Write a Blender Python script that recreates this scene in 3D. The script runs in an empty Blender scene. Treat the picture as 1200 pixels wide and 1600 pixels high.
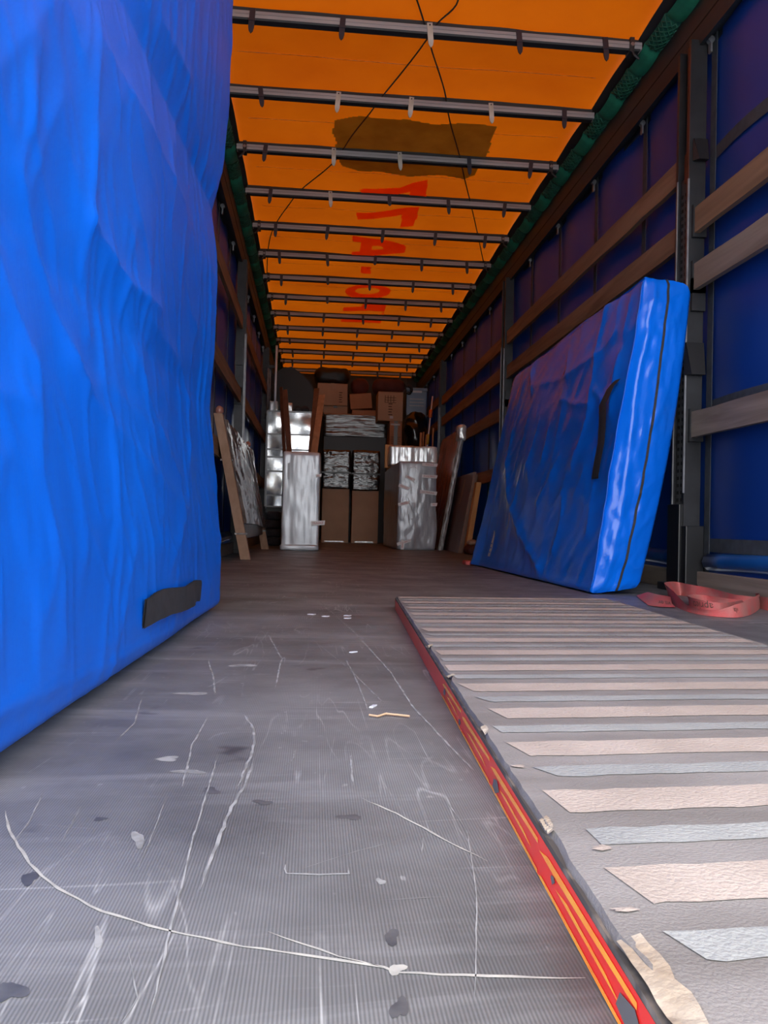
import bpy, bmesh, math, random
import numpy as np
from mathutils import Vector, Matrix, noise

# ------------------------------------------------------------------ camera
scn = bpy.context.scene
C = scn.collection
F = 1220.0                      # focal length in pixels of the 1200x1600 frame
VPX, VPY = 490.0, 818.0         # vanishing point of the trailer's long axis
ROLL = math.radians(1.45)
CAM = Vector((-0.525, 0.0, 0.27))
_Y = Vector((VPX - 600, 800 - VPY, -F)).normalized()
_Z = Vector((math.sin(ROLL), math.cos(ROLL), 0))
_Z = (_Z - _Y * _Z.dot(_Y)).normalized()
_X = _Y.cross(_Z)
RW = Matrix((_X, _Y, _Z))       # camera space -> world
cd = bpy.data.cameras.new('camera')
cd.sensor_fit = 'VERTICAL'; cd.sensor_height = 32; cd.lens = 32 * F / 1600
cd.clip_start = 0.02; cd.clip_end = 200
cam = bpy.data.objects.new('camera', cd); C.objects.link(cam)
cam.matrix_world = Matrix.Translation(CAM) @ RW.to_4x4()
scn.camera = cam

# ------------------------------------------------------------------ sky, sun, exposure
world = bpy.data.worlds.new('sky'); scn.world = world; world.use_nodes = True
wn = world.node_tree; wn.nodes.clear()
wo = wn.nodes.new('ShaderNodeOutputWorld'); wb = wn.nodes.new('ShaderNodeBackground')
wb.inputs[0].default_value = (.95, .975, 1, 1); wb.inputs[1].default_value = 2.6      # evenly bright hazy white sky
wn.links.new(wb.outputs[0], wo.inputs[0])
sd = bpy.data.lights.new('sun', 'SUN'); sd.energy = 3.0; sd.angle = math.radians(2); sd.color = (1, .96, .9)
so = bpy.data.objects.new('sun', sd); C.objects.link(so)
so.rotation_euler = Vector((-0.55, -0.35, -0.9)).to_track_quat('-Z', 'Y').to_euler()   # from the right and from ahead, over the roof
scn.view_settings.view_transform = 'Standard'; scn.view_settings.look = 'None'
scn.view_settings.gamma = 1; scn.view_settings.use_curve_mapping = False
scn.view_settings.exposure = 1.32
scn.cycles.use_denoising = True
scn.cycles.max_bounces = 10; scn.cycles.diffuse_bounces = 6; scn.cycles.glossy_bounces = 4
scn.cycles.transmission_bounces = 6; scn.cycles.transparent_max_bounces = 8
scn.cycles.sample_clamp_indirect = 6

# ------------------------------------------------------------------ pixels -> places
def ray(u, v):
    return RW @ Vector(((u - 600) / F, (800 - v) / F, -1))
def on_z(u, v, z=0.0):
    d = ray(u, v); return CAM + d * ((z - CAM.z) / d.z)
def on_x(u, v, x):
    d = ray(u, v); return CAM + d * ((x - CAM.x) / d.x)
def on_y(u, v, y):
    d = ray(u, v); return CAM + d * ((y - CAM.y) / d.y)

# ------------------------------------------------------------------ materials
def _set(b, k, v):
    if k in b.inputs: b.inputs[k].default_value = v
MATS = {}
def mat(name, col, col2=None, scale=4, rough=.5, metal=0, bump=0, bscale=30, stretch=(1, 1, 1), transl=0, tcol=None,
        spec=.5, coat=0, detail=4, lo=.35, hi=.65, wave=None, bstretch=None, alpha=1.0, rvar=0, dist=0):
    m = bpy.data.materials.new(name); m.use_nodes = True
    nt = m.node_tree; N = nt.nodes; L = nt.links
    b = N['Principled BSDF']; out = N['Material Output']
    _set(b, 'Roughness', rough); _set(b, 'Metallic', metal); _set(b, 'Specular IOR Level', spec)
    _set(b, 'Coat Weight', coat); _set(b, 'Coat Roughness', .12); _set(b, 'Alpha', alpha)
    b.inputs['Base Color'].default_value = (*col, 1)
    tc = N.new('ShaderNodeTexCoord')
    def mp(st):
        q = N.new('ShaderNodeMapping'); q.inputs['Scale'].default_value = st
        L.new(tc.outputs['Object'], q.inputs[0]); return q.outputs[0]
    csock = None
    if col2 is not None:
        n = N.new('ShaderNodeTexNoise'); n.inputs['Scale'].default_value = scale; n.inputs['Detail'].default_value = detail
        n.inputs['Distortion'].default_value = dist
        L.new(mp(stretch), n.inputs['Vector'])
        r = N.new('ShaderNodeMapRange'); r.inputs['From Min'].default_value = lo; r.inputs['From Max'].default_value = hi
        L.new(n.outputs['Fac'], r.inputs['Value'])
        mx = N.new('ShaderNodeMix'); mx.data_type = 'RGBA'
        mx.inputs['A'].default_value = (*col, 1); mx.inputs['B'].default_value = (*col2, 1)
        L.new(r.outputs[0], mx.inputs['Factor']); csock = mx.outputs['Result']
        L.new(csock, b.inputs['Base Color'])
        if rvar:
            rr = N.new('ShaderNodeMapRange'); rr.inputs['To Min'].default_value = rough; rr.inputs['To Max'].default_value = min(1, rough + rvar)
            L.new(n.outputs['Fac'], rr.inputs['Value']); L.new(rr.outputs[0], b.inputs['Roughness'])
    nsock = None
    if bump:
        n2 = N.new('ShaderNodeTexNoise'); n2.inputs['Scale'].default_value = bscale; n2.inputs['Detail'].default_value = 5
        L.new(mp(bstretch or stretch), n2.inputs['Vector'])
        bp = N.new('ShaderNodeBump'); bp.inputs['Strength'].default_value = bump; bp.inputs['Distance'].default_value = .01
        L.new(n2.outputs['Fac'], bp.inputs['Height']); nsock = bp.outputs[0]
    if wave:
        w = N.new('ShaderNodeTexWave'); w.wave_type = 'BANDS'; w.bands_direction = wave[0]; w.inputs['Scale'].default_value = wave[1]
        L.new(tc.outputs['Object'], w.inputs['Vector'])
        bp2 = N.new('ShaderNodeBump'); bp2.inputs['Strength'].default_value = wave[2]; bp2.inputs['Distance'].default_value = .004
        L.new(w.outputs['Fac'], bp2.inputs['Height'])
        if nsock: L.new(nsock, bp2.inputs['Normal'])
        nsock = bp2.outputs[0]
    if nsock: L.new(nsock, b.inputs['Normal'])
    if transl:
        t = N.new('ShaderNodeBsdfTranslucent'); t.inputs['Color'].default_value = (*(tcol or col), 1)
        if csock and not tcol: L.new(csock, t.inputs['Color'])
        ms = N.new('ShaderNodeMixShader'); ms.inputs[0].default_value = transl
        L.new(b.outputs[0], ms.inputs[1]); L.new(t.outputs[0], ms.inputs[2]); L.new(ms.outputs[0], out.inputs['Surface'])
    MATS[name] = m
    return m

def floor_material():
    m = bpy.data.materials.new('worn_floor_plywood'); m.use_nodes = True
    nt = m.node_tree; N = nt.nodes; L = nt.links; b = N['Principled BSDF']
    tc = N.new('ShaderNodeTexCoord')
    def mapped(sc, rot=0):
        q = N.new('ShaderNodeMapping'); q.inputs['Scale'].default_value = sc; q.inputs['Rotation'].default_value = (0, 0, rot)
        L.new(tc.outputs['Object'], q.inputs[0]); return q.outputs[0]
    def nz(sc, st=(1, 1, 1), det=6, rot=0, dist=0, ro=.6):
        n = N.new('ShaderNodeTexNoise'); n.inputs['Scale'].default_value = sc; n.inputs['Detail'].default_value = det
        n.inputs['Distortion'].default_value = dist; n.inputs['Roughness'].default_value = ro
        L.new(mapped(st, rot), n.inputs['Vector']); return n.outputs['Fac']
    def rng(s, a, c, lo=0., hi=1.):
        r = N.new('ShaderNodeMapRange'); r.inputs[1].default_value = a; r.inputs[2].default_value = c
        r.inputs[3].default_value = lo; r.inputs[4].default_value = hi; L.new(s, r.inputs[0]); return r.outputs[0]
    def mul(a, c):
        r = N.new('ShaderNodeMath'); r.operation = 'MULTIPLY'; L.new(a, r.inputs[0])
        if isinstance(c, float): r.inputs[1].default_value = c
        else: L.new(c, r.inputs[1])
        return r.outputs[0]
    def mix(a, c, f):
        x = N.new('ShaderNodeMix'); x.data_type = 'RGBA'
        for s, v in (('A', a), ('B', c)):
            if isinstance(v, tuple): x.inputs[s].default_value = (*v, 1)
            else: L.new(v, x.inputs[s])
        L.new(f, x.inputs['Factor']); return x.outputs['Result']
    c = mix((.074, .076, .077), (.180, .182, .184), rng(nz(3.0, (1, 1, 1)), .34, .68))
    c = mix(c, (.118, .113, .110), rng(nz(1.7), .5, .7, 0, .6))
    c = mix(c, (.27, .272, .275), rng(nz(5, (.35, 2.4, 1), dist=.6), .55, .75, 0, .6))       # rubbed streaks across
    c = mix(c, (.028, .028, .032), rng(nz(7, (1, 1.3, 1), det=3), .66, .73, 0, .75))        # dark blots
    c = mix(c, (.30, .30, .295), rng(nz(48, (1, .6, 1), det=2), .70, .76, 0, .55))        # pale flecks
    # fine scratches along and across
    for sc, st, rot, amt in ((16, (1, .07, 1), .05, .6), (9, (.12, 1, 1), .1, .5), (10, (1, .14, 1), .6, .5), (10, (1, .14, 1), -.45, .5)):
        v = nz(sc, st, det=2, rot=rot, dist=.5)
        d = N.new('ShaderNodeMath'); d.operation = 'SUBTRACT'; L.new(v, d.inputs[0]); d.inputs[1].default_value = .52
        a = N.new('ShaderNodeMath'); a.operation = 'ABSOLUTE'; L.new(d.outputs[0], a.inputs[0])
        line = rng(a.outputs[0], .0, .008, 1., 0.)
        c = mix(c, (.42, .42, .41), mul(mul(line, rng(nz(2.3 + sc * .1), .52, .64)), amt))
    w = N.new('ShaderNodeTexWave'); w.wave_type = 'BANDS'; w.bands_direction = 'X'; w.inputs['Scale'].default_value = 125
    L.new(tc.outputs['Object'], w.inputs['Vector'])
    rib = rng(w.outputs['Fac'], 0, 1, .74, 1.24)
    x = N.new('ShaderNodeVectorMath'); x.operation = 'SCALE'; L.new(c, x.inputs[0]); L.new(rib, x.inputs['Scale'])
    L.new(x.outputs[0], b.inputs['Base Color'])
    L.new(rng(nz(4), .3, .7, .38, .62), b.inputs['Roughness'])
    bp = N.new('ShaderNodeBump'); bp.inputs['Strength'].default_value = .25; bp.inputs['Distance'].default_value = .003
    L.new(nz(40), bp.inputs['Height']); L.new(bp.outputs[0], b.inputs['Normal'])
    return m
M_floor = floor_material()
M_roof = mat('orange_roof_canvas', (.92, .185, .003), (.74, .125, .002), scale=1.5, rough=.7, transl=.046, lo=.3, hi=.75, spec=.15, bump=.15, bscale=9)
M_paint = mat('red_roof_paint', (1, .22, .04), (1, .16, .03), scale=6, rough=.8, transl=.93, spec=0)
M_fold = mat('orange_canvas_fold', (.62, .55, .5), (.8, .75, .7), scale=5, rough=.9, transl=.85, spec=0)
M_patch = mat('olive_canvas_patch', (.36, .42, .14), (.27, .30, .10), scale=5, rough=.9, transl=.8, spec=0)
M_edge = mat('black_roof_edging', (.02, .02, .022), rough=.7)
M_alu = mat('dull_aluminium', (0.3444, 0.3526, 0.369), (0.2706, 0.2706, 0.287), scale=9, rough=.55, metal=.0, stretch=(.3, 3, 3))
M_lip = mat('black_rubber_lip', (.02, .02, .024), rough=.6)
M_rubber = mat('black_rubber_strap', (.018, .02, .032), rough=.45)
M_white = mat('white_rubber_strap', (0.5018, 0.4879, 0.4321), (0.3834, 0.3624, 0.3136), scale=20, rough=.55)
M_green = mat('green_tarpaulin', (0.0287, 0.2624, 0.1558), (0.01804, 0.1804, 0.1107), scale=14, rough=.5, transl=.2)
M_greend = mat('green_netting', (0.0205, 0.1394, 0.0861), (0.01148, 0.0738, 0.0492), scale=30, rough=.6)
M_rail = mat('dark_grey_rail_paint', (0.01706, 0.0223, 0.02755), (0.01246, 0.0164, 0.02099), scale=6, rough=.55, bump=.05)
M_curtain = mat('blue_truck_curtain', (.004, .036, .23), (.003, .026, .165), scale=1.1, rough=.42, transl=.0025, tcol=(.003, .07, .36), bump=.08, bscale=3)
M_belt = mat('grey_curtain_webbing', (.05, .06, .07), (.035, .04, .05), scale=30, rough=.7, transl=.1)
M_hem = mat('pale_blue_curtain_hem', (0.00984, 0.08528, 0.2952), (0.00656, 0.05904, 0.2165), scale=5, rough=.3, bump=.1, bscale=8)
M_plank = mat('weathered_plank', (0.2706, 0.164, 0.0984), (0.164, 0.0943, 0.0533), scale=5, rough=.75, stretch=(2, .25, 3), bump=.25, bscale=14, dist=.8)
M_plank2 = mat('grey_weathered_plank', (0.2509, 0.2021, 0.1603), (0.1603, 0.1185, 0.09061), scale=5, rough=.8, stretch=(2, .25, 3), bump=.25, bscale=14, dist=.8)
M_steel = mat('dark_post_steel', (.035, .036, .04), (.022, .022, .025), scale=8, rough=.42, metal=.4, bump=.05)
M_galv = mat('galvanised_edge', (.34, .35, .37), (.22, .22, .24), scale=15, rough=.4, metal=.7)
M_rust = mat('red_brown_primer', (.10, .028, .016), (.06, .018, .012), scale=9, rough=.6)
M_black = mat('black_paint', (.012, .012, .013), rough=.38)
M_hole = mat('hole_black', (.003, .003, .003), rough=.9)
M_tarp = mat('blue_polyethylene_tarp', (0.001345, 0.1109, 0.6253), (0.001345, 0.09414, 0.5514), scale=2.2, rough=.42, spec=.35, bump=.10, bscale=42, stretch=(1, 1, .25), transl=.06)
M_tarp2 = mat('glossy_blue_bag', (.0015, .145, .78), (.0015, .12, .66), scale=2.2, rough=.2, spec=.38, bump=.12, bscale=20)
M_web = mat('black_webbing', (.012, .012, .016), (.02, .02, .026), scale=60, rough=.75)
M_print = mat('white_print', (0.5227, 0.5437, 0.5925), rough=.5)
M_film = mat('grey_stretch_film', (.39, .40, .44), (.29, .30, .335), scale=5, metal=.12, rough=.28, spec=.8, bump=.5, bscale=9, bstretch=(2.2, 2.2, .55))
M_film2 = mat('silver_stretch_film', (.66, .69, .74), (.50, .53, .58), scale=5, metal=.15, rough=.3, spec=.7, bump=.3, bscale=8, bstretch=(2.5, 2.5, .4))
M_film3 = mat('white_stretch_film', (.82, .84, .86), (.46, .46, .46), scale=10, metal=.3, rough=.2, spec=.9, bump=.7, bscale=9, stretch=(2.5, 2.5, .25))
M_clear = mat('clear_film_over_dark_panel', (.16, .13, .12), (.07, .055, .05), scale=7, rough=.2, spec=.9, bump=.7, bscale=12, stretch=(1.6, .45, 1.6))
M_edgefilm = mat('film_wrapped_edge', (.42, .42, .42), (.15, .14, .14), scale=14, rough=.2, spec=.9, bump=.8, bscale=16, stretch=(3, 3, .8))
M_redfilm = mat('film_over_red_brown_panel', (.42, .19, .15), (.30, .13, .10), scale=4, rough=.25, spec=.8, bump=.4, bscale=8)
M_bfilm = mat('black_stretch_film', (.012, .012, .014), (.03, .03, .034), scale=8, rough=.14, spec=1, bump=1.0, bscale=11, stretch=(.8, .8, 2.4))
M_bfilm2 = mat('grey_black_panel_film', (.03, .03, .034), (.10, .10, .11), scale=5, rough=.18, spec=1, bump=.8, bscale=9, stretch=(.5, .5, 4))
M_dgrey = mat('dark_grey_panel', (.035, .037, .042), rough=.4, spec=.25)
M_card = mat('brown_cardboard', (0.44, 0.286, 0.187), (0.374, 0.2365, 0.154), scale=3, rough=.85)
M_card2 = mat('red_brown_cardboard', (0.44, 0.209, 0.11), (0.363, 0.165, 0.088), scale=3, rough=.85)
M_cardedge = mat('cardboard_edge', (.20, .11, .06), rough=.9)
M_tape = mat('clear_parcel_tape', (.42, .27, .17), rough=.2, spec=.8)
M_dtape = mat('dark_parcel_tape', (.06, .04, .035), rough=.3)
M_wtape = mat('white_fragile_tape', (.72, .68, .68), rough=.4)
M_redink = mat('red_ink', (.45, .05, .05), rough=.6)
M_ink = mat('dark_ink', (.08, .04, .03), rough=.8)
M_chrome = mat('chrome_tube', (.72, .74, .78), rough=.4)
M_bag = mat('black_polythene_bag', (.010, .010, .012), rough=.22, spec=.9, bump=.9, bscale=9)
M_bagm = mat('matt_black_bag', (.007, .007, .009), rough=.5, bump=.4, bscale=8)
M_maroon = mat('maroon_cloth', (.10, .022, .022), (.06, .014, .014), scale=6, rough=.8, bump=.3, bscale=12)
M_lam = mat('dark_brown_laminate', (.17, .088, .07), (.11, .056, .045), scale=4, rough=.35, stretch=(4, 4, .4))
M_lame = mat('board_edge_brown', (.24, .14, .10), (.17, .09, .06), scale=10, rough=.6)
M_pine = mat('orange_pine', (0.682, 0.319, 0.077), (0.528, 0.22, 0.0495), scale=4, rough=.5, stretch=(3, 3, .5), dist=.5)
M_wood = mat('planed_brown_wood', (0.484, 0.264, 0.143), (0.363, 0.187, 0.099), scale=4, rough=.6, stretch=(4, 4, .35), dist=.6)
M_dwood = mat('dark_red_wood', (.10, .045, .035), (.06, .028, .022), scale=4, rough=.4, stretch=(4, 4, .4))
M_leg = mat('pale_brown_wood', (0.44, 0.275, 0.187), (0.341, 0.198, 0.1265), scale=5, rough=.5, stretch=(4, 4, .5))
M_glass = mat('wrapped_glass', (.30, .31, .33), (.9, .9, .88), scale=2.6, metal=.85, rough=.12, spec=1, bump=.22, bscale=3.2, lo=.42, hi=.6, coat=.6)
M_frame = mat('grey_cabinet_frame', (.17, .17, .18), rough=.3, metal=.4)
M_blanket = mat('dark_moving_blanket', (.03, .03, .037), (.05, .05, .06), scale=20, rough=.9, bump=.3)
M_bluebin = mat('pale_blue_plastic', (.20, .30, .42), (.15, .23, .33), scale=5, rough=.35)
M_yellow = mat('yellow_handle', (.65, .42, .06), rough=.5)
M_orange = mat('orange_plastic', (.75, .13, .02), rough=.4)
M_rstrap = mat('dirty_red_webbing', (0.492, 0.0738, 0.0738), (0.3444, 0.1312, 0.1189), scale=14, rough=.75, bump=.25, bscale=120, detail=6)
M_rdirt = mat('grey_dirt_on_webbing', (.42, .34, .32), (.55, .42, .40), scale=30, rough=.9)
M_btop = mat('grip_board_top', (0.1476, 0.1328, 0.124), (0.2362, 0.2184, 0.2096), scale=8, rough=.7, stretch=(.5, 2, 1), bump=.25, bscale=420, bstretch=(1, 1, 1), lo=.3, hi=.7)
M_beige = mat('pink_beige_grip', (0.3762, 0.3155, 0.2761), (0.3155, 0.2609, 0.2245), scale=9, rough=.8, bump=.3, bscale=260)
M_greyst = mat('grey_grip', (0.2731, 0.2761, 0.267), (0.2184, 0.2215, 0.2184), scale=9, rough=.8, bump=.3, bscale=260)
M_ply = mat('splintered_plywood', (0.4248, 0.3616, 0.287), (0.2583, 0.1952, 0.1378), scale=22, rough=.85, bump=.5, bscale=50)
M_bedge = mat('dark_plywood_edge', (.07, .06, .055), (.22, .18, .15), scale=30, rough=.85, lo=.5, hi=.7)
M_rtape = mat('red_marking_tape', (.92, .03, .02), (.78, .03, .025), scale=7, rough=.28, spec=.6)
M_otape = mat('orange_reflective_tape', (1, .40, .04), (1, .30, .03), scale=25, rough=.25, spec=.7)
M_torn = mat('torn_tape_grey', (0.12, 0.114, 0.114), rough=.6)
M_scratch = mat('pale_scratch', (.285, .285, .28), (.175, .175, .172), scale=45, rough=.8, lo=.42, hi=.6)
M_scratchb = mat('strong_pale_scratch', (.42, .405, .36), (.30, .29, .265), scale=50, rough=.8)
M_stain = mat('dark_oil_stain', (0.04305, 0.04449, 0.05022), (0.09328, 0.09328, 0.09686), scale=40, rough=.5)
M_straw = mat('straw', (.55, .36, .22), rough=.8)
M_ground = mat('pale_bounce_concrete', (.42, .42, .41), (.48, .48, .46), scale=2, rough=.9)  # unseen concrete ground outside, made pale to bounce light into the trailer

# ------------------------------------------------------------------ mesh helpers
class MB:
    def __init__(s): s.v = []; s.f = []
    def add(s, vs, fs):
        o = len(s.v); s.v += [tuple(p) for p in vs]; s.f += [tuple(i + o for i in f) for f in fs]; return s
    def box(s, x0, x1, y0, y1, z0, z1, bev=0):
        if bev:
            bm = bmesh.new(); bmesh.ops.create_cube(bm, size=1)
            for q in bm.verts: q.co = Vector(((x0 + x1) / 2 + q.co.x * (x1 - x0), (y0 + y1) / 2 + q.co.y * (y1 - y0), (z0 + z1) / 2 + q.co.z * (z1 - z0)))
            bmesh.ops.bevel(bm, geom=bm.edges[:], offset=bev, segments=2, affect='EDGES', profile=.5)
            bm.verts.ensure_lookup_table(); bm.verts.index_update()
            s.add([v.co for v in bm.verts], [[v.index for v in f.verts] for f in bm.faces]); bm.free(); return s
        vs = [(x, y, z) for z in (z0, z1) for y in (y0, y1) for x in (x0, x1)]
        return s.add(vs, [(0, 2, 3, 1), (4, 5, 7, 6), (0, 1, 5, 4), (2, 6, 7, 3), (0, 4, 6, 2), (1, 3, 7, 5)])
    def hexa(s, b, t):     # four bottom corners, four top corners (same order)
        vs = list(b) + list(t)
        return s.add(vs, [(3, 2, 1, 0), (4, 5, 6, 7), (0, 1, 5, 4), (1, 2, 6, 5), (2, 3, 7, 6), (3, 0, 4, 7)])
    def bar(s, a, b, w, h, up=(0, 0, 1)):
        a = Vector(a); b = Vector(b); d = (b - a).normalized(); r = d.cross(Vector(up)).normalized() * (w / 2); u = r.cross(d).normalized() * (h / 2)
        return s.hexa([a - r - u, a + r - u, a + r + u, a - r + u], [b - r - u, b + r - u, b + r + u, b - r + u])
    def tube(s, pts, r, n=8):
        pts = [Vector(p) for p in pts]; rings = []
        for i, p in enumerate(pts):
            d = (pts[min(i + 1, len(pts) - 1)] - pts[max(i - 1, 0)]).normalized()
            a = Vector((0, 0, 1)) if abs(d.z) < .9 else Vector((1, 0, 0))
            x = d.cross(a).normalized(); y = x.cross(d)
            rr = r[i] if isinstance(r, (list, tuple)) else r
            rings.append([p + (x * math.cos(t) + y * math.sin(t)) * rr for t in [2 * math.pi * k / n for k in range(n)]])
        vs = [q for R in rings for q in R]; fs = []
        for i in range(len(pts) - 1):
            for k in range(n): fs.append((i * n + k, i * n + (k + 1) % n, (i + 1) * n + (k + 1) % n, (i + 1) * n + k))
        fs.append(tuple(range(n - 1, -1, -1))); fs.append(tuple((len(pts) - 1) * n + k for k in range(n)))
        return s.add(vs, fs)
    def prism(s, poly, ax, t0, t1):     # extrude a 2-D polygon along axis 'x','y','z'
        def P(p, t): return {'x': (t, p[0], p[1]), 'y': (p[0], t, p[1]), 'z': (p[0], p[1], t)}[ax]
        n = len(poly); vs = [P(p, t0) for p in poly] + [P(p, t1) for p in poly]
        fs = [tuple(range(n - 1, -1, -1)), tuple(range(n, 2 * n))] + [(i, (i + 1) % n, n + (i + 1) % n, n + i) for i in range(n)]
        return s.add(vs, fs)
    def grid(s, P):        # P[i][j] -> points
        n, m = len(P), len(P[0]); vs = [p for r in P for p in r]
        return s.add(vs, [(i * m + j, i * m + j + 1, (i + 1) * m + j + 1, (i + 1) * m + j) for i in range(n - 1) for j in range(m - 1)])
    def mesh(s, name, m, smooth=False):
        me = bpy.data.meshes.new(name); me.from_pydata(s.v, [], s.f); me.update()
        bm = bmesh.new(); bm.from_mesh(me); bmesh.ops.recalc_face_normals(bm, faces=bm.faces[:]); bm.to_mesh(me); bm.free()
        if smooth: me.polygons.foreach_set('use_smooth', [True] * len(me.polygons))
        me.materials.append(m); return me
    def build(s, name, m, parent=None, smooth=False):
        return link(name, s.mesh(name, m, smooth), parent)
def link(name, me, parent=None):
    o = bpy.data.objects.new(name, me); C.objects.link(o)
    if parent: o.parent = parent
    return o
def tag(o, label=None, cat=None, group=None, kind=None):
    if label: o['label'] = label
    if cat: o['category'] = cat
    if group: o['group'] = group
    if kind: o['kind'] = kind
    return o
def thing(name, label, cat, loc=(0, 0, 0), group=None):
    o = bpy.data.objects.new(name, None); C.objects.link(o); o.location = loc; o.empty_display_size = .1
    return tag(o, label, cat, group)
def rel(mb, o):            # shift a builder's world coordinates into the frame of an un-rotated parent
    L = o.location; mb.v = [(a - L.x, b - L.y, c - L.z) for a, b, c in mb.v]; return mb
def part(name, mb, m, o, smooth=False): return rel(mb, o).build(name, m, o, smooth)
def auto_smooth(o, ang=35):
    bm = bmesh.new(); bm.from_mesh(o.data)
    for e in bm.edges: e.smooth = not (len(e.link_faces) == 2 and e.calc_face_angle(0) > math.radians(ang))
    for f in bm.faces: f.smooth = True
    bm.to_mesh(o.data); bm.free(); return o
def text_shape(t, size):
    cu = bpy.data.curves.new('t', 'FONT'); cu.body = t; cu.size = size; cu.align_x = 'CENTER'; cu.align_y = 'CENTER'; cu.resolution_u = 2
    ob = bpy.data.objects.new('t', cu); C.objects.link(ob)
    dg = bpy.context.evaluated_depsgraph_get(); me = bpy.data.meshes.new_from_object(ob.evaluated_get(dg))
    vs = [v.co.copy() for v in me.vertices]; fs = [tuple(p.vertices) for p in me.polygons]
    bpy.data.objects.remove(ob); bpy.data.curves.remove(cu); bpy.data.meshes.remove(me)
    return vs, fs
def nz3(p, s, seed=0): return noise.noise(Vector(p) * s + Vector((seed * 7.3, seed * 3.1, seed * 5.7)))
def poly_dist(A, B, pts):
    D = np.full(A.shape, 9e9)
    for (x0, y0), (x1, y1) in zip(pts[:-1], pts[1:]):
        dx, dy = x1 - x0, y1 - y0; t = np.clip(((A - x0) * dx + (B - y0) * dy) / (dx * dx + dy * dy + 1e-12), 0, 1)
        D = np.minimum(D, np.hypot(A - x0 - t * dx, B - y0 - t * dy))
    return D
def soft_box(x0, x1, y0, y1, z0, z1, cuts, r, amp, freq, seed, bulge=0, stretch=(1, 1, 1)):
    bm = bmesh.new(); bmesh.ops.create_cube(bm, size=2)
    bmesh.ops.subdivide_edges(bm, edges=bm.edges[:], cuts=cuts, use_grid_fill=True)
    h = Vector(((x1 - x0) / 2, (y1 - y0) / 2, (z1 - z0) / 2)); c = Vector(((x0 + x1) / 2, (y0 + y1) / 2, (z0 + z1) / 2))
    for v in bm.verts:
        q = v.co.copy(); p = Vector((q.x * h.x, q.y * h.y, q.z * h.z))
        inn = Vector([max(-h[i] + r, min(h[i] - r, p[i])) for i in range(3)]); d = p - inn
        if d.length > 1e-9: p = inn + d.normalized() * min(r, d.length if d.length < r else r)
        n = Vector([q[i] if abs(q[i]) > .999 else 0 for i in range(3)])
        if n.length > 0: n.normalize()
        w = amp * (nz3((p.x * stretch[0], p.y * stretch[1], p.z * stretch[2]), freq, seed) + .6 * (1 - 2 * abs(nz3((p.x * stretch[0], p.y * stretch[1], p.z * stretch[2]), freq * 2.1, seed + 3))))
        b = bulge * (1 - q.x ** 2 * .999 if abs(q.x) < .999 else 1) * (1 - q.z ** 2 if abs(q.z) < .999 else 1) * (1 - q.y ** 2 if abs(q.y) < .999 else 1)
        p = p + n * (w + b)
        v.co = c + p
        v.co.z = max(v.co.z, z0)
    mb = MB(); bm.verts.index_update(); mb.add([v.co for v in bm.verts], [[v.index for v in f.verts] for f in bm.faces]); bm.free()
    return mb

# ================================================================== THE SETTING
HW = 1.255                       # inner half width at the curtains
Y0, Y1 = 0.12, 13.35             # rear opening, headboard
ROOF_Z = 2.812
tag(MB().box(-HW - .05, HW + .05, Y0, Y1 + .06, -.06, 0).build('floor', M_floor), kind='structure')
floor_o = bpy.data.objects['floor']
tag(MB().box(-40, 40, -45, 45, -1.3, -1.25).build('ground', M_ground), kind='structure')
# marks worn into the floor (flat wear, lying on it)
def ribbon(pix, w, m, name='scratch', seed=0, z=.0006):
    P = [on_z(u, v) for u, v in pix]; Q = []
    for a, b in zip(P[:-1], P[1:]):
        n = max(2, int((b - a).length / .012))
        Q += [a.lerp(b, k / n) for k in range(n)]
    Q.append(P[-1]); rnd = random.Random(seed); L_, R_ = [], []
    for i, p in enumerate(Q):
        d = Q[min(i + 1, len(Q) - 1)] - Q[max(i - 1, 0)]; d.z = 0; d.normalize(); s = Vector((-d.y, d.x, 0))
        t = min(1, i / 3 + .15, (len(Q) - 1 - i) / 3 + .15); ww = w * t * (.55 + .7 * rnd.random())
        o = s * (rnd.random() - .5) * w * .6
        L_.append((p.x + o.x + s.x * ww / 2, p.y + o.y + s.y * ww / 2, z)); R_.append((p.x + o.x - s.x * ww / 2, p.y + o.y - s.y * ww / 2, z))
    MB().grid([L_, R_]).build(name, m, floor_o)
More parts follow.
